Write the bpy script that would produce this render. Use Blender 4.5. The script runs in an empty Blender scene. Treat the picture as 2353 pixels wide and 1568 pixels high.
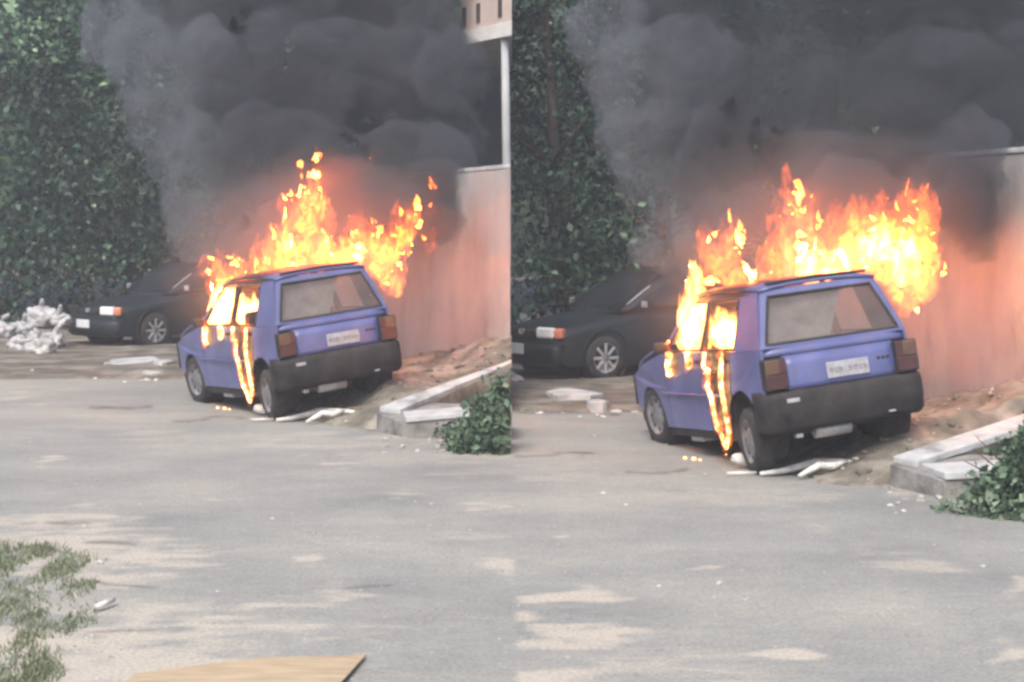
import bpy, bmesh, math, random
import numpy as np
from mathutils import Vector, Matrix, noise as mnoise
from mathutils.geometry import tessellate_polygon

# ------------------------------------------------------------------ camera, sky, sun, exposure
scene = bpy.context.scene
COL = scene.collection
F, CX, HY, CH = 4200.0, 1176.5, 525.0, 2.10      # focal length and horizon of the picture, camera height
cam_d = bpy.data.cameras.new('camera')
cam = bpy.data.objects.new('camera', cam_d)
COL.objects.link(cam)
cam_d.sensor_width = 36.0
cam_d.lens = F / 2353.0 * 36.0
cam_d.shift_y = -(784.0 - HY) / 2353.0
cam_d.clip_end = 500
cam.location = (0, 0, CH)
cam.rotation_euler = (math.radians(90), 0, 0)
scene.camera = cam

world = bpy.data.worlds.new('World')
scene.world = world
world.use_nodes = True
wn = world.node_tree
sky = wn.nodes.new('ShaderNodeTexSky')
sky.sky_type = 'NISHITA'
sky.sun_disc = False
sky.sun_elevation = math.radians(52)
sky.sun_rotation = math.radians(200)
sky.dust_density = 4.0
sky.air_density = 0.8
sky.ozone_density = 1.2
bg = wn.nodes['Background']
wn.links.new(sky.outputs[0], bg.inputs[0])
bg.inputs[1].default_value = 0.15

sun_d = bpy.data.lights.new('sun', 'SUN')
sun_d.energy = 1.5
sun_d.angle = math.radians(25)
sun_d.color = (1.0, 0.965, 0.90)
sun = bpy.data.objects.new('sun', sun_d)
COL.objects.link(sun)
# sun stands behind the camera, to its left
el, az = math.radians(52), math.radians(200)
sdir = Vector((math.sin(az) * math.cos(el), math.cos(az) * math.cos(el), math.sin(el)))
sun.rotation_euler = sdir.to_track_quat('Z', 'Y').to_euler()
sun.location = sdir * 40

scene.view_settings.view_transform = 'Standard'
scene.view_settings.look = 'None'
scene.view_settings.exposure = 0.9
scene.view_settings.gamma = 1.0
scene.view_settings.use_curve_mapping = False
cy = scene.cycles
cy.use_denoising = True
cy.max_bounces = 5
cy.diffuse_bounces = 2
cy.glossy_bounces = 3
cy.transmission_bounces = 4
cy.transparent_max_bounces = 16
cy.volume_bounces = 2
cy.volume_step_rate = 1.0
cy.volume_max_steps = 64
cy.filter_width = 2.9
cy.sample_clamp_indirect = 8.0
cy.caustics_reflective = False
cy.caustics_refractive = False

def at(px, py, Y):
    """a point of the place that stands Y metres in front of the camera"""
    return Vector(((px - CX) / F * Y, Y, CH - (py - HY) / F * Y))
def gnd(px, py):
    return at(px, py, F * CH / (py - HY))

# ------------------------------------------------------------------ helpers
def tag(o, label=None, cat=None, group=None, kind=None):
    if label: o['label'] = label
    if cat: o['category'] = cat
    if group: o['group'] = group
    if kind: o['kind'] = kind
    return o
def empty(name, loc=(0, 0, 0)):
    o = bpy.data.objects.new(name, None)
    o.empty_display_size = 0.2
    COL.objects.link(o)
    o.location = loc
    return o
def obj_bm(name, bm, mat, parent=None, smooth=False):
    me = bpy.data.meshes.new(name)
    bmesh.ops.recalc_face_normals(bm, faces=bm.faces)
    bm.to_mesh(me); bm.free()
    return obj_me(name, me, mat, parent, smooth)
def obj_me(name, me, mat, parent=None, smooth=False):
    o = bpy.data.objects.new(name, me)
    if mat: me.materials.append(mat)
    COL.objects.link(o)
    if parent: o.parent = parent
    if smooth:
        me.polygons.foreach_set('use_smooth', np.ones(len(me.polygons), bool))
    return o
def obj_py(name, V, Fc, mat, parent=None, smooth=False):
    me = bpy.data.meshes.new(name)
    me.from_pydata([tuple(v) for v in V], [], Fc)
    me.update()
    return obj_me(name, me, mat, parent, smooth)
def box_bm(c, s, bev=0.0, rot=None, bm=None):
    bm = bm or bmesh.new()
    r = bmesh.ops.create_cube(bm, size=1.0)
    vs = r['verts']
    M = Matrix.Translation(c) @ (rot.to_4x4() if rot else Matrix()) @ Matrix.Diagonal((*s, 1))
    bmesh.ops.transform(bm, matrix=M, verts=vs)
    if bev > 0:
        es = list({e for v in vs for e in v.link_edges})
        bmesh.ops.bevel(bm, geom=es, offset=bev, segments=2, affect='EDGES', profile=0.5)
    return bm
def tube_bm(pts, rad, seg=8, bm=None, cap=True):
    bm = bm or bmesh.new()
    rings = []
    n = len(pts)
    for i, p in enumerate(pts):
        p = Vector(p)
        a = Vector(pts[max(i - 1, 0)]); b = Vector(pts[min(i + 1, n - 1)])
        t = (b - a).normalized()
        up = Vector((0, 0, 1)) if abs(t.z) < 0.9 else Vector((1, 0, 0))
        x = t.cross(up).normalized(); y = t.cross(x).normalized()
        r = rad[i] if hasattr(rad, '__len__') else rad
        rings.append([bm.verts.new(p + (x * math.cos(k * 2 * math.pi / seg) + y * math.sin(k * 2 * math.pi / seg)) * r) for k in range(seg)])
    for i in range(n - 1):
        for k in range(seg):
            bm.faces.new((rings[i][k], rings[i][(k + 1) % seg], rings[i + 1][(k + 1) % seg], rings[i + 1][k]))
    if cap:
        bm.faces.new(rings[0]); bm.faces.new(rings[-1])
    return bm
def lathe_bm(prof, seg=24, axis='X', bm=None, cap=(True, True)):
    """prof: (axial, radius) pairs, closed loop of revolution"""
    bm = bm or bmesh.new()
    rings = []
    for a, r in prof:
        ring = []
        for k in range(seg):
            t = k * 2 * math.pi / seg
            ring.append(bm.verts.new((a, r * math.cos(t), r * math.sin(t))))
        rings.append(ring)
    for i in range(len(prof) - 1):
        for k in range(seg):
            bm.faces.new((rings[i][k], rings[i][(k + 1) % seg], rings[i + 1][(k + 1) % seg], rings[i + 1][k]))
    for r, c in zip((rings[0], rings[-1]), cap):
        if c: bm.faces.new(r)
    return bm
def subdiv(o, n=1):
    m = o.modifiers.new('sub', 'SUBSURF'); m.levels = n; m.render_levels = n
    return o
def bevel(o, w, seg=2):
    m = o.modifiers.new('bev', 'BEVEL'); m.width = w; m.segments = seg; m.limit_method = 'ANGLE'; m.angle_limit = math.radians(35)
    return o
def solid(o, t, off=-1):
    m = o.modifiers.new('sol', 'SOLIDIFY'); m.thickness = t; m.offset = off
    return o

# ------------------------------------------------------------------ materials
def new_mat(name):
    m = bpy.data.materials.new(name); m.use_nodes = True
    return m, m.node_tree.nodes, m.node_tree.links
def ramp(nodes, stops):
    r = nodes.new('ShaderNodeValToRGB')
    cr = r.color_ramp
    while len(cr.elements) < len(stops): cr.elements.new(0.5)
    for e, (p, c) in zip(cr.elements, stops):
        e.position = p; e.color = (*c, 1)
    return r
def surf(name, c1, c2, scale=3.0, rough=0.8, bump=0.0, bscale=None, metallic=0.0, c3=None, lo=0.35, hi=0.65, stretch=(1, 1, 1), spec=0.4, coat=0.0, detail=6):
    m, N, L = new_mat(name)
    b = N['Principled BSDF']
    tc = N.new('ShaderNodeTexCoord'); mp = N.new('ShaderNodeMapping')
    mp.inputs['Scale'].default_value = stretch
    L.new(tc.outputs['Object'], mp.inputs[0])
    nz = N.new('ShaderNodeTexNoise'); nz.inputs['Scale'].default_value = scale; nz.inputs['Detail'].default_value = detail
    nz.inputs['Roughness'].default_value = 0.62
    L.new(mp.outputs[0], nz.inputs['Vector'])
    st = [(lo, c1), (hi, c2)]
    if c3: st = [(lo, c1), ((lo + hi) / 2, c3), (hi, c2)]
    r = ramp(N, st)
    L.new(nz.outputs[0], r.inputs[0]); L.new(r.outputs[0], b.inputs['Base Color'])
    b.inputs['Roughness'].default_value = rough
    b.inputs['Metallic'].default_value = metallic
    b.inputs['Specular IOR Level'].default_value = spec
    if coat: b.inputs['Coat Weight'].default_value = coat
    if bump:
        n2 = N.new('ShaderNodeTexNoise'); n2.inputs['Scale'].default_value = bscale or scale * 6; n2.inputs['Detail'].default_value = 6
        L.new(mp.outputs[0], n2.inputs['Vector'])
        bp = N.new('ShaderNodeBump'); bp.inputs['Strength'].default_value = bump; bp.inputs['Distance'].default_value = 0.02
        L.new(n2.outputs[0], bp.inputs['Height']); L.new(bp.outputs[0], b.inputs['Normal'])
    return m

M = {}
M['dirt'] = surf('dirt', (0.10, 0.085, 0.065), (0.24, 0.20, 0.16), 2.2, 0.95, 0.6, 14)
M['verge'] = surf('verge_dirt', (0.075, 0.066, 0.052), (0.25, 0.225, 0.185), 1.6, 0.95, 0.8, 10, c3=(0.14, 0.12, 0.095))
M['bank'] = surf('bank_soil', (0.09, 0.082, 0.062), (0.29, 0.265, 0.225), 2.6, 0.95, 1.0, 11, c3=(0.17, 0.15, 0.12), detail=10)
M['concrete'] = surf('wall_concrete', (0.17, 0.17, 0.168), (0.345, 0.345, 0.34), 1.1, 0.92, 0.6, 14, c3=(0.285, 0.283, 0.278), stretch=(1.2, 1.2, 0.6), lo=.28, hi=.62, detail=10)
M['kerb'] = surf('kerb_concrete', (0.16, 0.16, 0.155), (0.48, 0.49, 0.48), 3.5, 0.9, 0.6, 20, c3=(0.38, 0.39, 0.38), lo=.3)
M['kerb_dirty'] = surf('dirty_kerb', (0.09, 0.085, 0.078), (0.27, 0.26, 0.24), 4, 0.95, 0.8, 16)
M['render_pink'] = surf('house_render', (0.42, 0.34, 0.30), (0.55, 0.45, 0.40), 1.5, 0.9, 0.2)
M['render_white'] = surf('house_white', (0.5, 0.5, 0.48), (0.66, 0.65, 0.62), 2.0, 0.9, 0.2)
M['slot'] = surf('slot_dark', (0.03, 0.03, 0.03), (0.06, 0.055, 0.05), 3, 0.9)
M['post'] = surf('post_paint', (0.26, 0.275, 0.28), (0.42, 0.435, 0.44), 3, 0.7, 0.15, stretch=(1, 1, 0.3))
M['tyre'] = surf('tyre_rubber', (0.018, 0.017, 0.016), (0.045, 0.042, 0.04), 8, 0.85, 0.2)
M['rim'] = surf('rim_steel', (0.10, 0.098, 0.10), (0.30, 0.29, 0.29), 7, 0.5, 0.1, metallic=0.3)
M['plastic'] = surf('bumper_plastic', (0.016, 0.0145, 0.0145), (0.045, 0.039, 0.038), 4, 0.8, 0.15, spec=.25)
M['black'] = surf('black_trim', (0.012, 0.012, 0.012), (0.03, 0.028, 0.027), 5, 0.6)
M['soot'] = surf('soot', (0.015, 0.012, 0.011), (0.06, 0.045, 0.04), 6, 0.95)
M['seat'] = surf('seat_cloth', (0.03, 0.025, 0.022), (0.07, 0.05, 0.045), 12, 0.95)
M['chrome'] = surf('worn_metal', (0.40, 0.40, 0.41), (0.62, 0.62, 0.62), 8, 0.4, metallic=0.6)
M['plate'] = surf('plate_paint', (0.26, 0.26, 0.28), (0.40, 0.39, 0.41), 9, 0.5)
M['plate_ink'] = surf('plate_ink', (0.15, 0.145, 0.15), (0.24, 0.23, 0.23), 9, 0.6)
M['red_lens'] = surf('red_lens', (0.045, 0.018, 0.018), (0.08, 0.03, 0.028), 9, 0.3, spec=0.5)
M['amber_lens'] = surf('amber_lens', (0.085, 0.048, 0.03), (0.13, 0.075, 0.045), 9, 0.3, spec=0.5)
M['clear_lens'] = surf('clear_lens', (0.62, 0.63, 0.64), (0.8, 0.8, 0.8), 9, 0.25, spec=0.6)
M['white_scrap'] = surf('white_scrap', (0.42, 0.41, 0.38), (0.72, 0.70, 0.66), 6, 0.8, 0.4)
M['stone'] = surf('stone', (0.22, 0.20, 0.18), (0.5, 0.47, 0.43), 5, 0.95, 0.7)
M['bag'] = surf('bag_plastic', (0.20, 0.205, 0.20), (0.46, 0.46, 0.45), 3.5, 0.42, 0.9, 7, lo=0.25, hi=0.6)
M['card'] = surf('cardboard', (0.33, 0.25, 0.155), (0.45, 0.345, 0.22), 4, 0.9, 0.15, stretch=(1, 5, 1))
M['dark_paint'] = surf('dark_car_paint', (0.008, 0.012, 0.015), (0.016, 0.022, 0.026), 2, 0.5, spec=.3)
M['bark'] = surf('bark', (0.035, 0.028, 0.022), (0.09, 0.07, 0.055), 5, 0.95, 0.8, stretch=(3, 3, 0.6))
M['hill'] = surf('hill_scrub', (0.010, 0.020, 0.012), (0.035, 0.060, 0.030), 0.8, 0.95, 1.0, 3)

def mat_paint(name='violet_car_paint', v0=None, v1=None, w0=0.0, soft=.12):
    m, N, L = new_mat(name)
    b = N['Principled BSDF']
    tc = N.new('ShaderNodeTexCoord')
    nz = N.new('ShaderNodeTexNoise'); nz.inputs['Scale'].default_value = 2.4; nz.inputs['Detail'].default_value = 7
    L.new(tc.outputs['Object'], nz.inputs['Vector'])
    r = ramp(N, [(0.30, (0.062, 0.072, 0.185)), (0.52, (0.090, 0.104, 0.250)), (0.72, (0.125, 0.138, 0.295))])
    L.new(nz.outputs[0], r.inputs[0])
    n2 = N.new('ShaderNodeTexNoise'); n2.inputs['Scale'].default_value = 9; n2.inputs['Detail'].default_value = 8; n2.inputs['Roughness'].default_value = 0.7
    L.new(tc.outputs['Object'], n2.inputs['Vector'])
    r2 = ramp(N, [(0.46, (0, 0, 0)), (0.74, (0.62, 0.62, 0.62))])
    L.new(n2.outputs[0], r2.inputs[0])
    mx = N.new('ShaderNodeMix'); mx.data_type = 'RGBA'
    L.new(r2.outputs[0], mx.inputs[0]); L.new(r.outputs[0], mx.inputs[6])
    mx.inputs[7].default_value = (0.11, 0.09, 0.12, 1)
    last = mx.outputs[2]
    if v0 is not None:                       # paint burnt off to primer and soot where the door seal burns
        sp = N.new('ShaderNodeSeparateXYZ'); L.new(tc.outputs['Object'], sp.inputs[0])
        def edge(sock, e0, e1):
            q = N.new('ShaderNodeMapRange'); q.interpolation_type = 'SMOOTHSTEP'; q.inputs[1].default_value = e0; q.inputs[2].default_value = e1
            L.new(sock, q.inputs[0]); return q.outputs[0]
        ad = N.new('ShaderNodeMath'); ad.operation = 'MULTIPLY_ADD'; ad.inputs[1].default_value = .35; L.new(n2.outputs[0], ad.inputs[0]); L.new(sp.outputs[1], ad.inputs[2])
        e1 = edge(ad.outputs[0], v0 - soft + .17, v0 + .17); e2 = edge(ad.outputs[0], v1 + soft + .17, v1 + .17); e3 = edge(sp.outputs[2], w0 - .03, w0 + .06)
        pr = N.new('ShaderNodeMath'); pr.operation = 'MULTIPLY'; L.new(e1, pr.inputs[0]); L.new(e2, pr.inputs[1])
        p2 = N.new('ShaderNodeMath'); p2.operation = 'MULTIPLY'; L.new(pr.outputs[0], p2.inputs[0]); L.new(e3, p2.inputs[1])
        mb = N.new('ShaderNodeMix'); mb.data_type = 'RGBA'; L.new(p2.outputs[0], mb.inputs[0]); L.new(last, mb.inputs[6]); mb.inputs[7].default_value = (.028, .015, .015, 1)
        last = mb.outputs[2]
    L.new(last, b.inputs['Base Color'])
    b.inputs['Roughness'].default_value = 0.42
    b.inputs['Coat Weight'].default_value = 0.25
    b.inputs['Coat Roughness'].default_value = 0.3
    return m
M['paint'] = mat_paint()
M['burnt_rear'] = mat_paint('burnt_rear_door', .80, 1.28)
M['scorched'] = mat_paint('scorched_roof', .75, 2.3, .5, .3)
M['burnt_front'] = mat_paint('burnt_front_door', 2.12, 2.6, .74)

def mat_sootglass():
    """sooted heat-stained rear window: part smoke stain, part see-through"""
    m, N, L = new_mat('sooted_glass')
    b = N['Principled BSDF']
    tc = N.new('ShaderNodeTexCoord')
    nz = N.new('ShaderNodeTexNoise'); nz.inputs['Scale'].default_value = 3.2; nz.inputs['Detail'].default_value = 8
    L.new(tc.outputs['Object'], nz.inputs['Vector'])
    r = ramp(N, [(0.3, (0.105, 0.085, 0.078)), (0.7, (0.19, 0.16, 0.145))])
    L.new(nz.outputs[0], r.inputs[0]); L.new(r.outputs[0], b.inputs['Base Color'])
    b.inputs['Roughness'].default_value = 0.22
    b.inputs['Alpha'].default_value = 0.55
    return m
M['sootglass'] = mat_sootglass()
def mat_glass(name, col, alpha):
    m, N, L = new_mat(name)
    b = N['Principled BSDF']
    b.inputs['Base Color'].default_value = (*col, 1)
    b.inputs['Roughness'].default_value = 0.35
    b.inputs['Alpha'].default_value = alpha
    return m
M['darkglass'] = mat_glass('dark_glass', (0.012, 0.014, 0.016), 0.92)

def mat_leaf(name, dark, light, tip):
    m, N, L = new_mat(name)
    b = N['Principled BSDF']
    a = N.new('ShaderNodeAttribute'); a.attribute_name = 'tone'
    r = ramp(N, [(0.0, dark), (0.75, light), (1.0, tip)])
    L.new(a.outputs['Fac'], r.inputs[0]); L.new(r.outputs[0], b.inputs['Base Color'])
    b.inputs['Roughness'].default_value = 0.55
    b.inputs['Specular IOR Level'].default_value = 0.35
    return m
M['leaf'] = mat_leaf('tree_leaf', (0.012, 0.032, 0.022), (0.042, 0.095, 0.055), (0.19, 0.31, 0.18))
M['leaf_light'] = mat_leaf('light_tree_leaf', (0.016, 0.042, 0.028), (0.070, 0.145, 0.078), (0.27, 0.41, 0.24))
M['bushleaf'] = mat_leaf('bush_leaf', (0.038, 0.070, 0.042), (0.10, 0.16, 0.095), (0.26, 0.31, 0.22))
M['grass'] = mat_leaf('grass_blade', (0.09, 0.115, 0.065), (0.20, 0.225, 0.13), (0.40, 0.37, 0.27))

def mat_road():
    m, N, L = new_mat('dusty_asphalt')
    b = N['Principled BSDF']
    tc = N.new('ShaderNodeTexCoord')
    big = N.new('ShaderNodeTexNoise'); big.inputs['Scale'].default_value = 0.55; big.inputs['Detail'].default_value = 8; big.inputs['Roughness'].default_value = 0.6
    L.new(tc.outputs['Object'], big.inputs['Vector'])
    base = ramp(N, [(0.32, (0.210, 0.214, 0.202)), (0.5, (0.257, 0.257, 0.238)), (0.70, (0.315, 0.305, 0.268))])
    L.new(big.outputs[0], base.inputs[0])
    fine = N.new('ShaderNodeTexNoise'); fine.inputs['Scale'].default_value = 42; fine.inputs['Detail'].default_value = 5
    L.new(tc.outputs['Object'], fine.inputs['Vector'])
    fr = ramp(N, [(0.28, (0.74, 0.74, 0.74)), (0.72, (1.2, 1.19, 1.17))])
    L.new(fine.outputs[0], fr.inputs[0])
    mp0 = N.new('ShaderNodeMapping'); mp0.inputs['Scale'].default_value = (0.45, 0.9, 1); mp0.inputs['Rotation'].default_value = (0, 0, .38)
    L.new(tc.outputs['Object'], mp0.inputs[0])
    stk = N.new('ShaderNodeTexNoise'); stk.inputs['Scale'].default_value = 1.5; stk.inputs['Detail'].default_value = 9; stk.inputs['Roughness'].default_value = .68
    L.new(mp0.outputs[0], stk.inputs['Vector'])
    sr = ramp(N, [(.28, (.88, .885, .89)), (.5, (1, 1, 1)), (.72, (1.12, 1.11, 1.08))]); L.new(stk.outputs[0], sr.inputs[0])
    md_ = N.new('ShaderNodeTexNoise'); md_.inputs['Scale'].default_value = 9; md_.inputs['Detail'].default_value = 6; md_.inputs['Roughness'].default_value = .7
    L.new(tc.outputs['Object'], md_.inputs['Vector'])
    mdr = ramp(N, [(.30, (.90, .90, .90)), (.68, (1.08, 1.08, 1.075))]); L.new(md_.outputs[0], mdr.inputs[0])
    mm = N.new('ShaderNodeMix'); mm.data_type = 'RGBA'; mm.blend_type = 'MULTIPLY'; mm.inputs[0].default_value = 1
    L.new(sr.outputs[0], mm.inputs[6]); L.new(mdr.outputs[0], mm.inputs[7])
    m3 = N.new('ShaderNodeMix'); m3.data_type = 'RGBA'; m3.blend_type = 'MULTIPLY'; m3.inputs[0].default_value = 1
    L.new(base.outputs[0], m3.inputs[6]); L.new(mm.outputs[2], m3.inputs[7])
    at_ = N.new('ShaderNodeAttribute'); at_.attribute_name = 'sand'
    n3 = N.new('ShaderNodeTexNoise'); n3.inputs['Scale'].default_value = 9; n3.inputs['Detail'].default_value = 8; n3.inputs['Roughness'].default_value = 0.7
    mp = N.new('ShaderNodeMapping'); mp.inputs['Scale'].default_value = (0.6, 2.0, 1)
    L.new(tc.outputs['Object'], mp.inputs[0]); L.new(mp.outputs[0], n3.inputs['Vector'])
    ad = N.new('ShaderNodeMath'); ad.operation = 'MULTIPLY_ADD'; ad.inputs[1].default_value = 0.9; ad.inputs[2].default_value = -0.45
    L.new(n3.outputs[0], ad.inputs[0])
    su = N.new('ShaderNodeMath'); su.operation = 'ADD'
    L.new(at_.outputs['Fac'], su.inputs[0]); L.new(ad.outputs[0], su.inputs[1])
    sm = N.new('ShaderNodeMapRange'); sm.interpolation_type = 'SMOOTHSTEP'
    sm.inputs[1].default_value = 0.06; sm.inputs[2].default_value = 0.85
    L.new(su.outputs[0], sm.inputs[0])
    mx = N.new('ShaderNodeMix'); mx.data_type = 'RGBA'
    L.new(sm.outputs[0], mx.inputs[0]); L.new(m3.outputs[2], mx.inputs[6])
    mx.inputs[7].default_value = (0.415, 0.375, 0.315, 1)
    ml = N.new('ShaderNodeMix'); ml.data_type = 'RGBA'; ml.blend_type = 'MULTIPLY'; ml.inputs[0].default_value = 1
    L.new(mx.outputs[2], ml.inputs[6]); L.new(fr.outputs[0], ml.inputs[7])
    a2 = N.new('ShaderNodeAttribute'); a2.attribute_name = 'crack'
    mk = N.new('ShaderNodeMix'); mk.data_type = 'RGBA'
    L.new(a2.outputs['Fac'], mk.inputs[0]); L.new(ml.outputs[2], mk.inputs[6]); mk.inputs[7].default_value = (0.07, 0.06, 0.055, 1)
    L.new(mk.outputs[2], b.inputs['Base Color'])
    b.inputs['Roughness'].default_value = 0.9
    b.inputs['Specular IOR Level'].default_value = 0.25
    bp = N.new('ShaderNodeBump'); bp.inputs['Strength'].default_value = 0.5; bp.inputs['Distance'].default_value = 0.012
    L.new(fine.outputs[0], bp.inputs['Height']); L.new(bp.outputs[0], b.inputs['Normal'])
    return m
M['road'] = mat_road()

# ------------------------------------------------------------------ numeric noise
def vnoise(x, y, seed=0):
    def h(i, j):
        n = (i * 374761393 + j * 668265263 + seed * 974711) & 0x7fffffff
        n = ((n ^ (n >> 13)) * 1274126177) & 0x7fffffff
        return ((n ^ (n >> 16)) & 0xffff) / 65535.0
    xi = np.floor(x).astype(np.int64); yi = np.floor(y).astype(np.int64)
    fx = x - xi; fy = y - yi
    fx = fx * fx * (3 - 2 * fx); fy = fy * fy * (3 - 2 * fy)
    return (h(xi, yi) * (1 - fx) + h(xi + 1, yi) * fx) * (1 - fy) + (h(xi, yi + 1) * (1 - fx) + h(xi + 1, yi + 1) * fx) * fy
def fbm(x, y, seed=0, oct=4):
    s = 0; a = 0.5; f = 1
    for o in range(oct):
        s = s + a * vnoise(x * f, y * f, seed + o * 17); a *= 0.5; f *= 2.03
    return s / 0.9375

# ------------------------------------------------------------------ ground, road, verges, hill
def grid_mesh(name, xs, ys, zf, mat, attrs=None):
    X, Y = np.meshgrid(xs, ys)
    Z = zf(X, Y)
    V = np.stack([X.ravel(), Y.ravel(), Z.ravel()], 1)
    ny, nx = X.shape
    i = np.arange(nx * ny).reshape(ny, nx)
    Q = np.stack([i[:-1, :-1].ravel(), i[:-1, 1:].ravel(), i[1:, 1:].ravel(), i[1:, :-1].ravel()], 1)
    me = bpy.data.meshes.new(name)
    me.vertices.add(len(V)); me.vertices.foreach_set('co', V.ravel())
    me.loops.add(Q.size); me.loops.foreach_set('vertex_index', Q.ravel())
    me.polygons.add(len(Q)); me.polygons.foreach_set('loop_start', np.arange(0, Q.size, 4)); 
    me.update(calc_edges=True); me.validate()
    for k, f in (attrs or {}).items():
        a = me.attributes.new(k, 'FLOAT', 'POINT'); a.data.foreach_set('value', f(X, Y).ravel().astype(np.float32))
    return obj_me(name, me, mat, None, True)

g = grid_mesh('ground', np.linspace(-70, 70, 71), np.linspace(-20, 110, 66), lambda X, Y: -0.03 + 0 * X, M['dirt'])
tag(g, kind='structure')

# dust and sand lying on the road: (pixel box in the picture) -> patch on the ground
SAND = []
def patch(x0, x1, y0, y1, s=1.0, tilt=0.0):
    SAND.append(((x0 + x1) / 2, (y0 + y1) / 2, (x1 - x0) / 2, (y1 - y0) / 2, s, tilt))
for p in [(-60, 395, 1165, 1215, .75), (90, 250, 1212, 1226, .8), (110, 425, 1247, 1282, .95), (-80, 180, 1285, 1320, .7),
          (140, 330, 1300, 1345, .6), (30, 400, 1445, 1500, .85), (330, 620, 1460, 1568, .55), (-50, 420, 1490, 1590, .75),
          (420, 700, 1500, 1560, .5), (640, 745, 1275, 1305, .95, .12), (690, 890, 1340, 1370, .6), (-40, 80, 915, 935, .6),
          (120, 175, 1058, 1068, .8), (495, 545, 1139, 1149, .85), (730, 800, 1066, 1076, .6), (850, 960, 1110, 1135, .5, .1),
          (1050, 1140, 1160, 1175, .7, .1), (1060, 1200, 1285, 1315, .75, .2), (1030, 1170, 1220, 1240, .4, .1), (560, 900, 1000, 1040, .45),
          (250, 420, 985, 1010, .4), (830, 1000, 985, 1015, .55), (450, 640, 1555, 1600, .7), (1000, 1180, 1050, 1080, .4),
          (230, 265, 1395, 1412, .6), (-150, 760, 1400, 1680, 1.0), (-100, 460, 1200, 1340, .8), (600, 1176, 1380, 1480, .25), (0, 420, 1110, 1150, .25)]:
    patch(*p)
for p in [(1240, 1800, 1500, 1700, .5), (1177, 1420, 1352, 1388, .9), (1177, 1250, 1400, 1425, .7), (1177, 1475, 1448, 1492, .95), (1100, 1400, 1525, 1600, .8),
          (1715, 1885, 1478, 1522, .95, .15), (1400, 1560, 1540, 1590, .5), (1565, 1640, 1306, 1326, .8), (1300, 1345, 1220, 1230, .7),
          (1880, 1960, 1215, 1230, .55), (1980, 2200, 1270, 1300, .5, .1), (2270, 2353, 1335, 1365, .8, .1), (2300, 2370, 1490, 1545, .85, .25),
          (2050, 2200, 1100, 1140, .5), (1500, 1900, 1110, 1170, .4), (1177, 1420, 1070, 1110, .35), (1800, 2353, 1380, 1460, .25), (1660, 2000, 1560, 1620, .4)]:
    patch(*p)
def sand_f(X, Y):
    px = CX + F * X / Y; py = HY + F * CH / Y
    s = 0.30 * (fbm(X * 0.55, Y * 0.35, 3) - 0.35)
    wob = (fbm(X * 2.2, Y * 1.3, 9) - 0.5); wob2 = (fbm(X * 1.5, Y * 2.3, 13) - 0.5); wob3 = (fbm(X * 1.6, Y * 5.0, 15, 6) - 0.5) * 0.7 + (fbm(X * 7, Y * 7, 19) - 0.5) * 0.4
    for (cx, cy_, rx, ry, st, tl) in SAND:
        dx = px - cx; dy = (py - cy_) - tl * dx
        side = (X < 0) if cx < CX else (X > 0)
        d = np.abs((dx + 200 * wob) / rx) ** 2 + np.abs((dy + 70 * wob2) / ry) ** 2
        v = st * np.clip(0.80 - 0.45 * d + 2.5 * wob3, 0, 0.95)
        s = np.maximum(s, np.where(side, v, 0))
    return np.clip(s, 0, 1)
CRACKS = []
def crack(*pts): CRACKS.append(pts)
crack((210, 935), (300, 940), (345, 933)); crack((400, 970), (455, 965), (500, 958), (560, 963)); crack((830, 985), (850, 990), (940, 985))
crack((1177, 1048), (1250, 1046), (1300, 1043), (1360, 1044)); crack((1440, 1085), (1530, 1088), (1580, 1080)); crack((1830, 1092), (1960, 1102), (2020, 1115))
crack((200, 1246), (310, 1248)); crack((110, 1200), (205, 1202)); crack((220, 1452), (360, 1448)); crack((800, 1352), (900, 1348)); crack((210, 1335), (360, 1352))
crack((-20, 866), (160, 862), (330, 868), (410, 870)); crack((1177, 948), (1230, 950), (1290, 948), (1420, 952))
def crack_f(X, Y):
    px = CX + F * X / Y; py = HY + F * CH / Y
    nz = (fbm(X * 6, Y * 4, 21) - 0.5) * 12
    out = np.zeros_like(X)
    for pts in CRACKS:
        side = (X < 0) if pts[0][0] < CX else (X > 0)
        for (a, b) in zip(pts[:-1], pts[1:]):
            ax, ay = a; bx, by = b
            t = np.clip(((px - ax) * (bx - ax) + (py - ay) * (by - ay)) / ((bx - ax) ** 2 + (by - ay) ** 2), 0, 1)
            d = np.hypot((px - ax - t * (bx - ax)) * 0.5, py + nz - ay - t * (by - ay))
            out = np.maximum(out, np.where(side, np.clip(1 - d / 4.5, 0, 1) * 0.75, 0))
    return out * (0.4 + 0.9 * fbm(X * 3, Y * 3, 31))
ys = [4.0]
while ys[-1] < 26.2: ys.append(ys[-1] + 0.0026 * ys[-1])
road = grid_mesh('road', np.arange(-9.0, 9.001, 0.04), np.array(ys), lambda X, Y: 0.012 * (fbm(X * 0.8, Y * 0.8, 5) - 0.5), M['road'], {'sand': sand_f, 'crack': crack_f})
tag(road, kind='structure')

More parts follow.
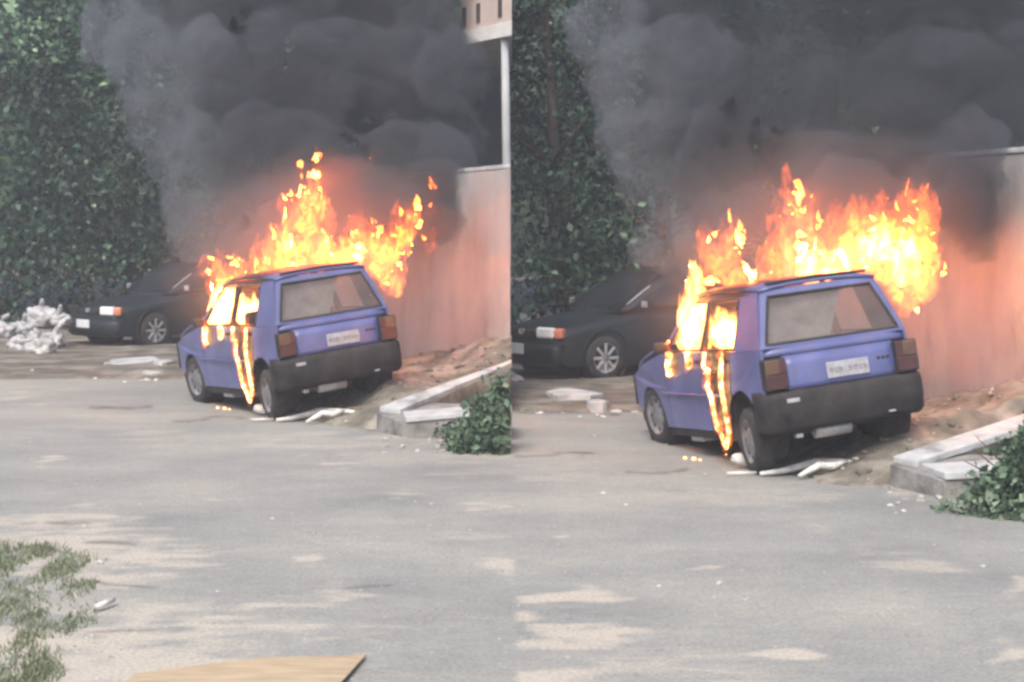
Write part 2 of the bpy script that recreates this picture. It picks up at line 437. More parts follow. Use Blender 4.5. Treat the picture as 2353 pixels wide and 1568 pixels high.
# earth verge beyond the far side of the road (two stretches at different depth)
def verge(name, x0, x1, edge, yfar, lift, seed):
    def z(X, Y):
        e = edge(X) + 0.5 * (fbm(X * 1.1, X * 0 + 2, seed) - 0.5)
        t = np.clip((Y - e) / 0.9, -0.2, 1)
        return np.where(t < 0, -0.02, 0) + 0.02 + lift * np.clip(t, 0, 1) ** 0.7 * (0.4 + 1.0 * fbm(X * 1.3, Y * 1.3, seed + 3)) - 0.028 * (t < 0)
    o = grid_mesh(name, np.arange(x0, x1 + 0.001, 0.08), np.arange(edge(0) - 0.6, yfar, 0.08), z, M['verge'])
    return tag(o, kind='structure')
verge('verge', -14, -0.15, lambda X: 25.5 + 0 * X, 40, 0.07, 41)
verge('verge', 0.0, 12, lambda X: 20.9 + 0 * X, 34, 0.06, 61)

# wooded hillside that closes the place off behind the trees
def hz(X, Y):
    t = np.clip((Y - 46) / 14, 0, 1)
    return -0.5 + 15 * t ** 0.6 + 2.0 * fbm(X * 0.2, Y * 0.3, 77) + 1.2 * fbm(X * 0.9, Y * 0.9, 78)
h = grid_mesh('hill', np.linspace(-45, 45, 121), np.linspace(45, 66, 40), hz, M['hill'])
tag(h, kind='structure')

# ------------------------------------------------------------------ trees
rng = np.random.default_rng(7)
def leaves_mesh(name, centres, size, tone, mat, parent, stuff=False, up=0.35, clip=None):
    """one mesh of small folded leaves: two triangles pairs each"""
    n = len(centres)
    d = rng.normal(size=(n, 3)); d[:, 2] -= 0.3; d /= np.linalg.norm(d, axis=1)[:, None]
    nn = rng.normal(size=(n, 3)); nn[:, 2] += up * 3; nn -= (nn * d).sum(1)[:, None] * d; nn /= np.linalg.norm(nn, axis=1)[:, None] + 1e-9
    s = np.cross(d, nn)
    L_ = (size * rng.uniform(0.5, 1.3, n) ** 1.4 * (1 + .9 * (tone > .95)))[:, None]; W = L_ * 0.34
    a = centres - d * L_ * 0.5; b = centres + d * L_ * 0.5
    m1 = centres + s * W + nn * W * 0.35 - d * L_ * 0.05; m2 = centres - s * W + nn * W * 0.35 - d * L_ * 0.05
    if clip is not None:
        for arr in (a, b, m1, m2): clip(arr)
    V = np.stack([a, m1, b, m2], 1).reshape(-1, 3)
    i = np.arange(n)[:, None] * 4
    T = np.concatenate([i + np.array([[0, 1, 2]]), i + np.array([[0, 2, 3]])], 1).reshape(-1, 3)
    me = bpy.data.meshes.new(name)
    me.vertices.add(len(V)); me.vertices.foreach_set('co', V.ravel())
    me.loops.add(T.size); me.loops.foreach_set('vertex_index', T.ravel())
    me.polygons.add(len(T)); me.polygons.foreach_set('loop_start', np.arange(0, T.size, 3))
    me.update(calc_edges=True)
    at_ = me.attributes.new('tone', 'FLOAT', 'POINT'); at_.data.foreach_set('value', np.repeat(tone, 4).astype(np.float32))
    o = obj_me(name, me, mat, parent)
    return o
def make_tree(base, height, spread, nclump, label, seed, leafsize=0.19, low=0.18, bright=None, lm='leaf'):
    r = random.Random(seed)
    t = empty('leafy_tree', base)
    tag(t, label, 'tree', 'trees behind the parked dark cars')
    lean = Vector((r.uniform(-.06, .06), r.uniform(-.05, .05), 1))
    pts = [lean * (height * k / 6.0) * 0.8 + Vector((r.uniform(-.08, .08), r.uniform(-.08, .08), 0)) * (k > 0) for k in range(7)]
    bm = tube_bm(pts, [0.17 * height / 8 * (1 - 0.13 * k) for k in range(7)], 8)
    for q in range(9):
        k = r.randint(1, 5); p0 = pts[k]
        a = r.uniform(0, 6.28); ln = spread * r.uniform(0.5, 0.85)
        p1 = p0 + Vector((math.cos(a), math.sin(a), r.uniform(.2, .7))) * ln * 0.5
        p2 = p1 + Vector((math.cos(a + .4), math.sin(a + .4), r.uniform(.0, .7))) * ln * 0.5
        tube_bm([p0, p1, p2], [0.06, 0.04, 0.015], 6, bm)
    obj_bm('trunk', bm, M['bark'], t, True)
    C = []; T = []
    for q in range(int(nclump * 1.5)):
        while True:
            v = np.array([r.uniform(-1, 1), r.uniform(-1, 1), r.uniform(-1, 1)])
            if 0.25 < np.linalg.norm(v) < 1: break
        zc = height * (low + (1 - low) * (v[2] * 0.5 + 0.5)) if r.random() > .12 else r.uniform(.1, 1.6)
        c = np.array([v[0] * spread, v[1] * spread * 0.7, zc])
        if mnoise.noise(Vector(c) * .75 + Vector((seed, 0, 0))) < -.12: continue
        m = r.randint(60, 170)
        rad = r.uniform(0.22, 0.62)
        P = c + rng.normal(size=(m, 3)) * np.array([rad, rad, rad * 0.6])
        C.append(P)
        tone = max(0, .38 + .75 * mnoise.noise(Vector(c) * 1.1 + Vector((0, seed, 0)))) * r.uniform(.3, 1.3)
        tt = np.clip(tone + rng.normal(size=m) * 0.16, 0, 0.9)
        tt[rng.random(m) < 0.012] = 0.94
        T.append(tt)
    for (bx, by, bz) in (bright or []):      # sprays of big pale leaves
        m = 16
        P = np.array([bx, by, bz]) + rng.normal(size=(m, 3)) * 0.17
        C.append(P); T.append(np.full(m, 1.0))
    C = np.concatenate(C); T = np.concatenate(T)
    leaves_mesh('crown', C, leafsize, T, M[lm], t)
    return t
TL = [(-10.6, 37.2, 8.6, 2.6, 190, 'leafy tree with pale leaf sprays at the far left of the left half'),
      (-7.9, 38.0, 9.2, 2.5, 170, 'dark tree rising straight behind the rubbish bags, left of the smoke'),
      (-5.0, 38.6, 9.4, 2.6, 130, 'dark tree half hidden by smoke behind the left blue car'),
      (-2.0, 39.2, 9.6, 2.6, 110, 'dark tree hidden in smoke left of the house balcony')]
for i, (x, y, hh, sp, n, lb) in enumerate(TL):
    br = [(-0.1, -1.9, 6.0), (0.25, -1.9, 6.2), (1.0, -2, 6.6), (-.4, -2, 5.0), (.3, -2, 4.6), (-.3, -2.0, 4.0), (0.5, -2, 3.6)] if i == 0 else []
    make_tree((x, y, 0), hh, sp, n, lb, 100 + i, 0.15, 0.0, br, 'leaf_light' if i == 0 else 'leaf')
TR = [(0.9, 29.4, 7.8, 1.5, 120, 'dark tree right beside the picture seam behind the right parked car'),
      (2.6, 30.0, 8.0, 1.9, 130, 'tall dark tree left of the smoke above the right parked car'),
      (5.3, 30.6, 8.2, 2.2, 110, 'dark tree behind the smoke above the right blue car'),
      (8.3, 31.0, 8.2, 2.4, 100, 'dark tree hidden in smoke at the far right edge')]
for i, (x, y, hh, sp, n, lb) in enumerate(TR):
    make_tree((x, y, 0), hh, sp, n, lb, 200 + i, 0.125, 0.0)

# ------------------------------------------------------------------ banks, walls, kerbs
def poly_prism(name, pts_top, zbot, mat, parent=None):
    n = len(pts_top)
    V = [tuple(p) for p in pts_top] + [(p[0], p[1], zbot) for p in pts_top]
    Fc = [tuple(range(n)), tuple(range(2 * n - 1, n - 1, -1))] + [(i, i + n, (i + 1) % n + n, (i + 1) % n) for i in range(n)]
    return obj_py(name, V, Fc, mat, parent)
def bank(rows, xmax, seed):
    """closed earth bank over a net of guide points; its rim is carried down into the ground"""
    rows = [[Vector(p) for p in r] for r in rows]
    R, C = len(rows), len(rows[0]); k = 18
    nu, nv = (C - 1) * k, (R - 1) * k
    V = []; Fc = []
    def samp(a, b):
        j = min(int(b), R - 2); i = min(int(a), C - 2); s, t = a - i, b - j
        return rows[j][i].lerp(rows[j][i + 1], s).lerp(rows[j + 1][i].lerp(rows[j + 1][i + 1], s), t)
    for j in range(nv + 1):
        for i in range(nu + 1):
            p = samp(i / k, j / k)
            p = p + Vector((0, 0, 0.07 * mnoise.noise(p * 1.6) + 0.05 * mnoise.noise(p * 4.5 + Vector((seed, 0, 0))) + 0.025 * mnoise.noise(p * 12)))
            if xmax is not None: p.x = min(p.x, xmax)
            V.append(p)
    W_ = nu + 1
    for j in range(nv):
        for i in range(nu):
            q = j * W_ + i; Fc.append((q, q + 1, q + W_ + 1, q + W_))
    rim = [i for i in range(nu + 1)] + [j * W_ + nu for j in range(1, nv + 1)] + [nv * W_ + i for i in range(nu - 1, -1, -1)] + [j * W_ for j in range(nv - 1, 0, -1)]
    base = len(V)
    for q in rim: V.append(Vector((V[q].x, V[q].y, -0.25)))
    n = len(rim)
    for i in range(n): Fc.append((rim[i], base + i, base + (i + 1) % n, rim[(i + 1) % n]))
    o = obj_py('earth_bank', V, Fc, M['bank'], None, True)
    return tag(o, kind='structure')

def wall(name, P0, P1, ztop0, ztop1, thick, label, joints, splitdir=1, xmax=None):
    """concrete wall from P0 to P1 (foot points), with recessed pour joints between panels"""
    root = empty(name, P0)
    tag(root, label, 'wall')
    d = Vector((P1.x - P0.x, P1.y - P0.y, 0)); L_ = d.length; d.normalize()
    nrm = Vector((d.y, -d.x, 0)) * splitdir
    def run(name, off0, off1, z0_, z1_, mat):
        pts = []
        for (q_, off) in ((0, off0), (L_, off0), (L_, off1), (0, off1)):
            q = d * q_ - nrm * off
            if xmax is not None: q.x = min(q.x, xmax - P0.x)
            pts.append((q.x, q.y, (ztop0 + (ztop1 - ztop0) * q_ / L_) - P0.z + z1_))
        V = pts + [(p[0], p[1], z0_ - P0.z if z0_ < 0 else p[2] - z0_) for p in pts]
        # cut the face into a fine net so that its surface can be uneven
        o = obj_py(name, V, [(0, 1, 2, 3), (7, 6, 5, 4)] + [(i, i + 4, (i + 1) % 4 + 4, (i + 1) % 4) for i in range(4)], mat, root)
        bevel(o, .012); return o
    run('wall_face', 0, thick, -1.2, -.062, M['concrete'])
    run('coping', -.015, thick + .01, .055, 0, M['kerb'])
    return root

# ---- left half: wall parallel to the car, foot climbing to the right
W1 = at(925, 842, 25.2); W2 = at(1177, 779, 22.4); W2.x = -0.004
ext = (W1 - W2); P_far = W2 + Vector((ext.x, ext.y, 0)) * 2.3; P_far.z = 0
zt = 2.1 + 148 / F * 22.4
wall('concrete_wall', Vector((P_far.x, P_far.y, 0)), Vector((W2.x, W2.y, 0)), zt - 0.10, zt, 0.18,
     'tall grey concrete wall right of the left blue car, under the balcony post', [0.28, 0.56, 0.80], xmax=-0.02)
A1 = at(872, 934, 19.0); A2 = at(1177, 826, 21.0); A2.x = -0.004
dn = Vector((0, 0, -0.07))
dn = Vector((0, 0, -0.12))
bank([[Vector((-1.95, 19.3, -0.03)), A1 + dn + Vector((0.02, 0.1, 0)), A1.lerp(A2, .5) + dn + Vector((0.02, 0.1, 0)), A2 + dn + Vector((0, 0.1, 0))],
      [Vector((-2.3, 20.6, -0.04)), Vector((-1.40, 20.5, 0.40)), Vector((-.75, 21.0, 0.40)), Vector((-.004, 21.7, 0.66))],
      [Vector((-3.3, 22.7, -0.04)), Vector((-2.55, 22.75, 0.12)), Vector((-1.1, 23.6, 0.45)), W2 + Vector((0, .05, 0.02))],
      [Vector((-4.6, 25.6, -0.05)), Vector((-3.6, 25.6, 0.03)), W1 + Vector((0, .1, 0)), W1.lerp(W2, .5) + Vector((0.1, 0.1, 0.02))]], -0.004, 3)

# ---- right half
RW1 = at(2105, 935, 19.2); RW2 = at(2353, 838, 17.2)
d = RW2 - RW1; RW3 = RW2 + d * 0.9; RW3.z = RW2.z + 0.1
Rfar = RW1 - d * 1.6
rzt = 2.1 + (525 - 338) / F * 17.2
wall('concrete_wall', Vector((Rfar.x, Rfar.y, 0)), Vector((RW3.x, RW3.y, 0)), rzt, rzt, 0.18,
     'smoke-stained concrete wall at the right edge beside the right blue car', [0.30, 0.55, 0.72, 0.88])
RA1 = at(2052, 1048, 14.9); RA2 = at(2353, 950, 16.0); RA3 = RA2 + (RA2 - RA1) * 0.9
bank([[Vector((2.55, 14.75, -0.03)), RA1 + dn + Vector((0.02, 0.1, 0)), RA1.lerp(RA3, .5) + dn + Vector((0.02, 0.1, 0)), RA3 + dn + Vector((0, 0.1, 0))],
      [Vector((2.45, 15.9, -0.04)), Vector((3.38, 15.85, 0.40)), Vector((4.3, 16.3, 0.48)), Vector((5.2, 16.6, 0.80))],
      [Vector((1.95, 18.2, -0.04)), Vector((2.75, 18.2, 0.08)), Vector((4.0, 18.0, 0.40)), RW3 + Vector((0, .05, 0.02))],
      [Vector((1.3, 20.6, -0.05)), Vector((2.4, 20.6, 0.02)), RW1 + Vector((0, .1, 0)), RW1.lerp(RW3, .5) + Vector((0.1, 0.1, 0.02))]], None, 5)

def kerb(A1, A2, wid, B2, front, label, xmax):
    """raised concrete kerb end: a sloping slab (A1-A2), a level slab (to B2) and the face below them"""
    root = empty('kerb_ramp', (A1.x, A1.y, 0))
    tag(root, label, 'kerb')
    o = Vector((A1.x, A1.y, 0))
    def slab(P, thick, name):
        V = [p - o for p in P]
        V2 = [v - Vector((0, 0, thick)) for v in V]
        n = len(V)
        Fc = [tuple(range(n)), tuple(range(2 * n - 1, n - 1, -1))] + [(i, i + n, (i + 1) % n + n, (i + 1) % n) for i in range(n)]
        b = obj_py(name, V + V2, Fc, M['kerb'], root); bevel(b, 0.01)
        return b
    dd = (A2 - A1).normalized(); 
    side = Vector((dd.y, -dd.x, 0)).normalized() * wid
    lowA = A1 + side + Vector((0, 0, -0.015)); lowB = A2 + side * 1.25 + Vector((0, 0, -0.02))
    cl = lambda v: Vector((min(v.x, xmax), v.y, v.z)) if xmax is not None else v
    slab([cl(A1), cl(lowA), cl(lowB), cl(A2)], 0.06, 'sloping_slab')
    C1 = lowA + side * 0.05 + Vector((0.02, 0.0, -0.02)); C2 = B2
    fr = Vector((0.06, -0.55, 0))
    slab([cl(C1), cl(C1 + fr), cl(C2 + fr * 1.0), cl(C2)], 0.06, 'level_slab')
    # face down to the road
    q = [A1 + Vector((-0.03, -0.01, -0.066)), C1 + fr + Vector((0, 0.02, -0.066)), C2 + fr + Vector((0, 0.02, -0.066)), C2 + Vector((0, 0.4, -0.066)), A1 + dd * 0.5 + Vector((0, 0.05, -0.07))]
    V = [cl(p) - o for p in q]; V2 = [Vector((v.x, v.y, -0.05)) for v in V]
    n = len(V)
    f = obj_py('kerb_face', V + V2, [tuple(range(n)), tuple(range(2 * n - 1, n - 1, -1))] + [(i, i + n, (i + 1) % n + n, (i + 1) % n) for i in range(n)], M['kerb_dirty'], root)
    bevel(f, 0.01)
    return root
kerb(A1, A2, 0.27, at(1176, 925, 18.6), None, 'pale concrete kerb with sloping slab left of the seam, behind a bush', -0.004)
kerb(RA1, RA3, 0.25, at(2420, 1050, 14.5), None, 'pale concrete kerb with sloping slab at the right edge of the picture', None)

# ------------------------------------------------------------------ house balcony and post (left half, top right)
Hroot = empty('house', (0, 26, 0))
tag(Hroot, 'pale pink house balcony with dark slots, top right of the left half', 'house')
fa, fb = at(1058, 105, 26.4), at(1177, 83, 25.0); fb.x = -0.004
z0 = fa.z
ho = Vector((0, 26, 0))
def hp(t, dz, back=0.0): 
    p = fa.lerp(fb, t); return Vector((min(p.x + back * 0.1, -0.004), p.y + back, z0 + dz)) - ho
poly = [hp(0, 0.22), hp(1, 0.22), Vector((-0.004, 31, z0 + 0.22)) - ho, Vector((fa.x - 0.1, 31, z0 + 0.22)) - ho]
def hprism(name, pts, dz0, dz1, mat, grow=0.0):
    V = [Vector((p.x, p.y - grow, dz1)) for p in pts] + [Vector((p.x, p.y - grow, dz0)) for p in pts]
    n = len(pts)
    return obj_py(name, V, [tuple(range(n)), tuple(range(2 * n - 1, n - 1, -1))] + [(i, i + n, (i + 1) % n + n, (i + 1) % n) for i in range(n)], mat, Hroot)
hprism('floor_slab', poly, z0, z0 + 0.20, M['render_white'], 0.03)
hprism('wall', poly, z0 + 0.203, z0 + 1.75, M['render_pink'])
hprism('roof', poly, z0 + 1.755, z0 + 1.9, M['render_white'], 0.1)
dirv = (fb - fa); dirv.z = 0; dirv.normalize()
ang = math.atan2(dirv.y, dirv.x)
hn = Vector((-dirv.y, dirv.x, 0)); hn = hn if hn.y < 0 else -hn
for px, py0, py1 in ((1068, 18, 60), (1100, 8, 52), (1150, -60, 40)):
    k_ = (px - CX) / F
    t = (k_ * fa.y - fa.x) / ((fb.x - fa.x) - k_ * (fb.y - fa.y)); p = fa.lerp(fb, t)
    zt_, zb_ = at(px, py0, p.y).z, at(px, py1, p.y).z
    s = obj_bm('slot', box_bm((0, 0, 0), (0.10, 0.03, zt_ - zb_), 0.004, Matrix.Rotation(ang, 3, 'Z')), M['slot'], Hroot)
    s.location = Vector((p.x, p.y, (zt_ + zb_) / 2)) + hn * .004 - ho
px0 = at(1165, 300, 25.35)
bm = tube_bm([Vector((px0.x, 25.35, 0)), Vector((px0.x, 25.35, 2.4)), Vector((px0.x - 0.03, 25.35, z0 - 0.004))], [0.060, 0.060, 0.055], 10)
po = obj_bm('support_post', bm, M['post'], None, True)
tag(po, 'slim pale post holding up the balcony above the left concrete wall', 'post')

# ------------------------------------------------------------------ the burning hatchback
SU, SW = 0.93, 1.05
def interp(x, xs, ys): return float(np.interp(x, xs, ys))
def hw(v, w):
    """half width of the body at length v (from the rear) and height w"""
    b = interp(w, [0.2, 0.45, 0.64, 0.92, 1.36, 1.42], [0.745, 0.770, 0.775, 0.735, 0.585, 0.54])
    if v > 2.9: b *= 1 - 0.12 * ((v - 2.9) / 0.75) ** 2
    if v < 0.5: b *= 1 - 0.035 * ((0.5 - v) / 0.5) ** 2
    return b
def CP(u, v, w): return Vector((u * SU, v, w * SW))
def side_poly(name, pts, s, mat, parent, thick=0.025, out=0.0, bev=0.004):
    """a body panel on side s from its (length, height) outline"""
    bm = bmesh.new()
    vs = [bm.verts.new(CP(s * (hw(v, w) + out), v, w)) for v, w in pts]
    for tri in tessellate_polygon([[Vector((v, w, 0)) for v, w in pts]]):
        bm.faces.new([vs[i] for i in tri])
    o = obj_bm(name, bm, mat, parent)
    # thickness inwards
    me = o.data
    bm = bmesh.new(); bm.from_mesh(me)
    want = Vector((s, 0, 0))
    if sum((f.normal.dot(want) * f.calc_area() for f in bm.faces)) < 0:
        bmesh.ops.reverse_faces(bm, faces=bm.faces)
    bm.to_mesh(me); bm.free()
    solid(o, thick, -1)
    return o
def arc(cv, cw, r, a0, a1, n=12):
    return [(cv + r * math.cos(math.radians(a0 + (a1 - a0) * k / n)), cw + r * math.sin(math.radians(a0 + (a1 - a0) * k / n))) for k in range(n + 1)]
def band_panel(name, rows, mat, parent, thick=0.02):
    """panel across the car from rows of 3D points"""
    V = [p for r in rows for p in r]; n = len(rows[0]); Fc = []
    for j in range(len(rows) - 1):
        for i in range(n - 1):
            a = j * n + i; Fc.append((a, a + 1, a + n + 1, a + n))
    o = obj_py(name, V, Fc, mat, parent, True)
    if thick: solid(o, thick, 0)
    return o
def make_wheel(parent, u, v, w, s, rad=0.285, wid=0.165, spokes=False):
    wh = empty('wheel'); wh.parent = parent; wh.location = (u * SU, v, w)
    prof = [(-wid / 2, rad * .66), (-wid / 2, rad * .90), (-wid * .38, rad * .985), (-wid * .2, rad), (wid * .2, rad), (wid * .38, rad * .985), (wid / 2, rad * .90), (wid / 2, rad * .66)]
    obj_bm('tyre', lathe_bm(prof, 36, cap=(False, False)), M['tyre'], wh, True)
    e = s * wid / 2
    prof = [(e * 0.2, rad * .68), (e * 0.98, rad * .68), (e * 1.02, rad * .64), (e * 0.8, rad * .60), (e * 0.62, rad * .50), (e * 0.80, rad * .36), (e * 0.86, rad * .2), (e * 0.98, rad * .17), (e * 1.0, 0.004)]
    rim = obj_bm('rim', lathe_bm(prof, 36, cap=(False, True)), M['rim'], wh, True)
    for k in range(8):
        a = k * math.pi / 4
        bm = bmesh.new()
        if spokes:
            q = Matrix.Rotation(a, 3, 'X')
            box_bm(q @ Vector((e * 0.92, 0, rad * 0.42)), (0.02, rad * 0.13, rad * 0.48), 0.006, q, bm)
            obj_bm('spoke', bm, M['chrome'], wh)
        else:
            q = Matrix.Rotation(a, 3, 'X')
            box_bm(q @ Vector((e * 0.68, 0, rad * 0.485)), (0.012, 0.03, 0.045), 0.004, q, bm)
            obj_bm('vent_hole', bm, M['black'], wh)
    return wh
def make_burning_car(T, yaw, pitch, roll, label, dw):
    y, p, r = map(math.radians, (yaw, pitch, roll))
    R = Matrix.Rotation(y, 4, 'Z') @ Matrix.Rotation(p, 4, 'X') @ Matrix.Rotation(r, 4, 'Y')
    root = empty('hatchback_car')
    root.matrix_world = Matrix.Translation(T) @ R
    tag(root, label, 'car', 'burning blue cars')
    PA = M['paint']
    RV, FV, AW = 0.57, 2.93, 0.27
    ra = arc(RV, AW, 0.335, 180, 0); fa_ = arc(FV, AW, 0.335, 180, 0)
    ra_b = [(v, w) for v, w in ra if True]
    BELT = 0.92
    for s in (-1, 1):
        # rear quarter: lower piece round the arch, upper piece
        qp = side_poly('quarter_panel', [(0.07, 0.60)] + [(0.07, 0.50), (0.235, 0.46)] + arc(RV, AW, 0.335, 150, 60, 8) + [(0.77, 0.60), (0.77, BELT), (0.11, BELT)], s, PA, root)
        rd = side_poly('rear_door', arc(RV, AW, 0.345, 55, 0, 6) + [(0.93, 0.24), (1.44, 0.24), (1.44, BELT), (0.78, BELT), (0.78, 0.62)], s, M['burnt_rear'] if s < 0 else PA, root)
        fd = side_poly('front_door', [(1.455, 0.24), (2.40, 0.24), (2.44, 0.60), (2.44, BELT), (1.455, BELT)], s, M['burnt_front'] if s < 0 else PA, root)
        fe = side_poly('fender', [(2.415, 0.24)] + [(2.59, 0.24)] + arc(FV, AW, 0.34, 178, 12, 14) + [(3.30, 0.36), (3.60, 0.40), (3.60, 0.70), (3.2, 0.80), (2.62, 0.905), (2.455, 0.915), (2.455, 0.60)], s, PA, root)
        for o in (qp, rd, fd, fe): bevel(o, 0.008)
        for par, hv in ((rd, 0.92), (fd, 1.56)):
            bm = box_bm(CP(s * (hw(hv, .84) + 0.004), hv, 0.84), (0.02, 0.14, 0.03), 0.006)
            obj_bm('handle', bm, M['black'], par)
        # rubbing strip and sill
        st = [CP(s * (hw(v, .5) + 0.012), v, 0.50) for v in np.linspace(0.96, 2.55, 8)]
        obj_bm('side_crease', tube_bm([p + Vector((0, 0, .06)) for p in st], 0.014, 6), PA, root)
        side_poly('sill', [(0.90, 0.17), (2.58, 0.17), (2.58, 0.235), (0.90, 0.235)], s, M['plastic'], root, 0.05, -0.015)
        # pillars and roof rail
        side_poly('rear_pillar', [(0.11, BELT + .003), (0.66, BELT + .003), (0.70, 1.345), (0.335, 1.375), (0.30, 1.30)], s, PA, root, 0.04)
        side_poly('middle_pillar', [(1.415, BELT + .003), (1.485, BELT + .003), (1.455, 1.345), (1.395, 1.345)], s, M['soot'], root, 0.04)
        side_poly('front_pillar', [(2.46, BELT + .003), (2.54, BELT + .003), (1.99, 1.355), (1.91, 1.345)], s, PA, root, 0.04)
        side_poly('roof_rail', [(0.33, 1.35), (1.99, 1.35), (1.95, 1.395), (0.36, 1.40)], s, M['scorched'] if s < 0 else PA, root, 0.05)
        # burnt window seals
        pts = [CP(s * (hw(v, w) - .005), v, w) for v, w in ((0.68, 0.935), (1.40, 0.935), (1.385, 1.335), (0.715, 1.335), (0.68, 0.935))]
        obj_bm('window_seal', tube_bm(pts, 0.014, 5), M['black'], root)
        pts = [CP(s * (hw(v, w) - .005), v, w) for v, w in ((1.50, 0.935), (2.42, 0.935), (1.90, 1.335), (1.47, 1.335), (1.50, 0.935))]
        obj_bm('window_seal', tube_bm(pts, 0.014, 5), M['black'], root)
        bm = box_bm(CP(s * 0.83, 2.28, 0.98), (0.15, 0.07, 0.10), 0.025)
        obj_bm('wing_mirror', bm, M['black'], root)
    # roof
    rows = []
    for v, dz in ((0.28, -0.012), (0.34, 0.0), (0.7, 0.02), (1.2, 0.025), (1.7, 0.012), (1.97, -0.02)):
        row = []
        for k in range(13):
            t = -1 + 2 * k / 12
            row.append(CP(t * 0.575, v, 1.395 + dz + 0.035 * (1 - abs(t) ** 3)))
        rows.append(row)
    band_panel('roof', rows, M['scorched'], root, 0.03)
    bm = tube_bm([CP(-0.50, 0.30, 1.440), CP(0, 0.285, 1.452), CP(0.50, 0.30, 1.440)], 0.015, 6)
    obj_bm('roof_edge_strip', bm, M['black'], root)
    # tailgate: lower panel, window surround, glass
    def tv(w): return interp(w, [0.55, 0.74, 0.92, 1.40], [0.045, 0.055, 0.10, 0.305])
    tg = empty('tailgate'); tg.parent = root
    rows = []
    for w in (0.585, 0.63, 0.70, 0.78, 0.855):
        rows.append([CP(t * 0.545, tv(w) - 0.012 * (1 - t * t), w) for t in np.linspace(-1, 1, 13)])
    lp = band_panel('lower_panel', rows, PA, tg, 0.02)
    rows = []
    for w in (0.86, 0.89, 0.925):
        rows.append([CP(t * (hw(0.1, w) - 0.03 * (w > .9)), tv(w) - 0.012 * (1 - t * t) + 0.05 * abs(t) ** 6, w) for t in np.linspace(-1, 1, 15)])
    band_panel('upper_panel', rows, PA, tg, 0.02)
    Wb, Wt, wb, wt = 0.675, 0.545, 0.955, 1.335
    outer = [(-Wb - .045, 0.928), (Wb + .045, 0.928), (Wt + .02, 1.395), (-Wt - .02, 1.395)]
    inner = [(-Wb + .02, wb), (Wb - .02, wb), (Wt - .035, wt), (-Wt + .035, wt)]
    def P3(u, w, d=0.0): return CP(u, tv(w) - 0.012 * (1 - min(1, (u / 0.7) ** 2)) + d, w)
    def ring(q, n=10):
        out = []
        for a, b in zip(q, q[1:] + q[:1]):
            for k in range(n): out.append((a[0] + (b[0] - a[0]) * k / n, a[1] + (b[1] - a[1]) * k / n))
        return out
    ro, ri = ring(outer), ring(inner)
    V = [P3(*p) for p in ro] + [P3(*p, -0.003) for p in ri] + [P3(*p, 0.03) for p in ri]
    n = len(ro)
    Fc = [(i, (i + 1) % n, (i + 1) % n + n, i + n) for i in range(n)] + [(i + n, (i + 1) % n + n, (i + 1) % n + 2 * n, i + 2 * n) for i in range(n)]
    obj_py('window_surround', V, Fc, PA, tg, False)
    # rubber seal + glass
    obj_bm('window_seal', tube_bm([P3(*p, 0.004) for p in ri] + [P3(*ri[0], 0.004)], 0.014, 6), M['black'], tg)
    rows = []
    for k in range(7):
        t = k / 6; w = wb + (wt - wb) * t; U = (Wb - .02) * (1 - t) + (Wt - .035) * t
        rows.append([P3(x * U, w, 0.012) for x in np.linspace(-1, 1, 9)])
    obj_ = band_panel('rear_window', rows, M['sootglass'], tg, 0)
    # slant-edged pale sheet added behind the glass for seat back and fire-lit smoke
    V = [P3(-Wb + .05, wb + .01, 0.10), P3(0.02, wb + .01, 0.10), P3(0.24, wt - .01, 0.07), P3(-Wt + .05, wt - .01, 0.07)]
    obj_py('firelit_sheet', V, [(0, 1, 2, 3)], M['firelit'], root)
    # number plate, badge, lock
    pl = obj_bm('number_plate', box_bm(CP(0.06, tv(.70) - 0.028, 0.695), (0.385, 0.012, 0.135), 0.005, Matrix.Rotation(math.radians(-4), 3, 'X')), M['plate'], tg)
    for k in range(8):
        if k == 3: continue
        bm = bmesh.new()
        xx = 0.06 * SU - 0.155 + k * 0.0445
        rr = random.Random(k * 7 + 1)
        for q in range(3):
            if q == 1: box_bm((xx + rr.uniform(-.006, .006), tv(.70) - 0.0375, 0.695 * SW - 0.004 + rr.uniform(-.02, .02)), (0.026, 0.003, 0.010), 0, None, bm)
            else: box_bm((xx + (-.010 if q == 0 else .010), tv(.70) - 0.0372, 0.695 * SW - 0.004), (0.008, 0.003, rr.uniform(.035, .062)), 0, None, bm)
        obj_bm('character', bm, M['plate_ink'], pl)
    for k in range(3):
        obj_bm('badge', box_bm(CP(0.38 + 0.045 * k, tv(.74) - 0.012, 0.735), (0.03, 0.008, 0.026), 0.003), M['black'], tg)
    # tail lights
    for s in (-1, 1):
        li = empty('tail_light'); li.parent = root
        c = CP(s * 0.645, 0.055, 0.722)
        obj_bm('housing', box_bm(c, (0.205, 0.10, 0.268), 0.015), M['black'], li)
        obj_bm('amber_lens', box_bm(c + Vector((s * 0.028, -0.032, 0.062)), (0.125, 0.06, 0.122), 0.010), M['amber_lens'], li)
        obj_bm('red_lens', box_bm(c + Vector((s * 0.002, -0.032, -0.062)), (0.19, 0.06, 0.124), 0.010), M['red_lens'], li)
        obj_bm('clear_lens', box_bm(c + Vector((-s * 0.062, -0.032, 0.062)), (0.064, 0.058, 0.122), 0.008), M['red_lens'], li)
    # rear bumper: wraps round the corners
    rows = []
    path = []
    for t in np.linspace(-1, 1, 25):
        a = abs(t)
        if a < 0.72: path.append((t / 0.72 * 0.70, 0.0 + 0.012 * (t / .72) ** 2))
        else:
            q = (a - 0.72) / 0.28
            path.append((math.copysign(0.70 + 0.085 * math.sin(min(1, q * 2.2) * math.pi / 2), t), 0.012 + 0.235 * q ** 1.3))
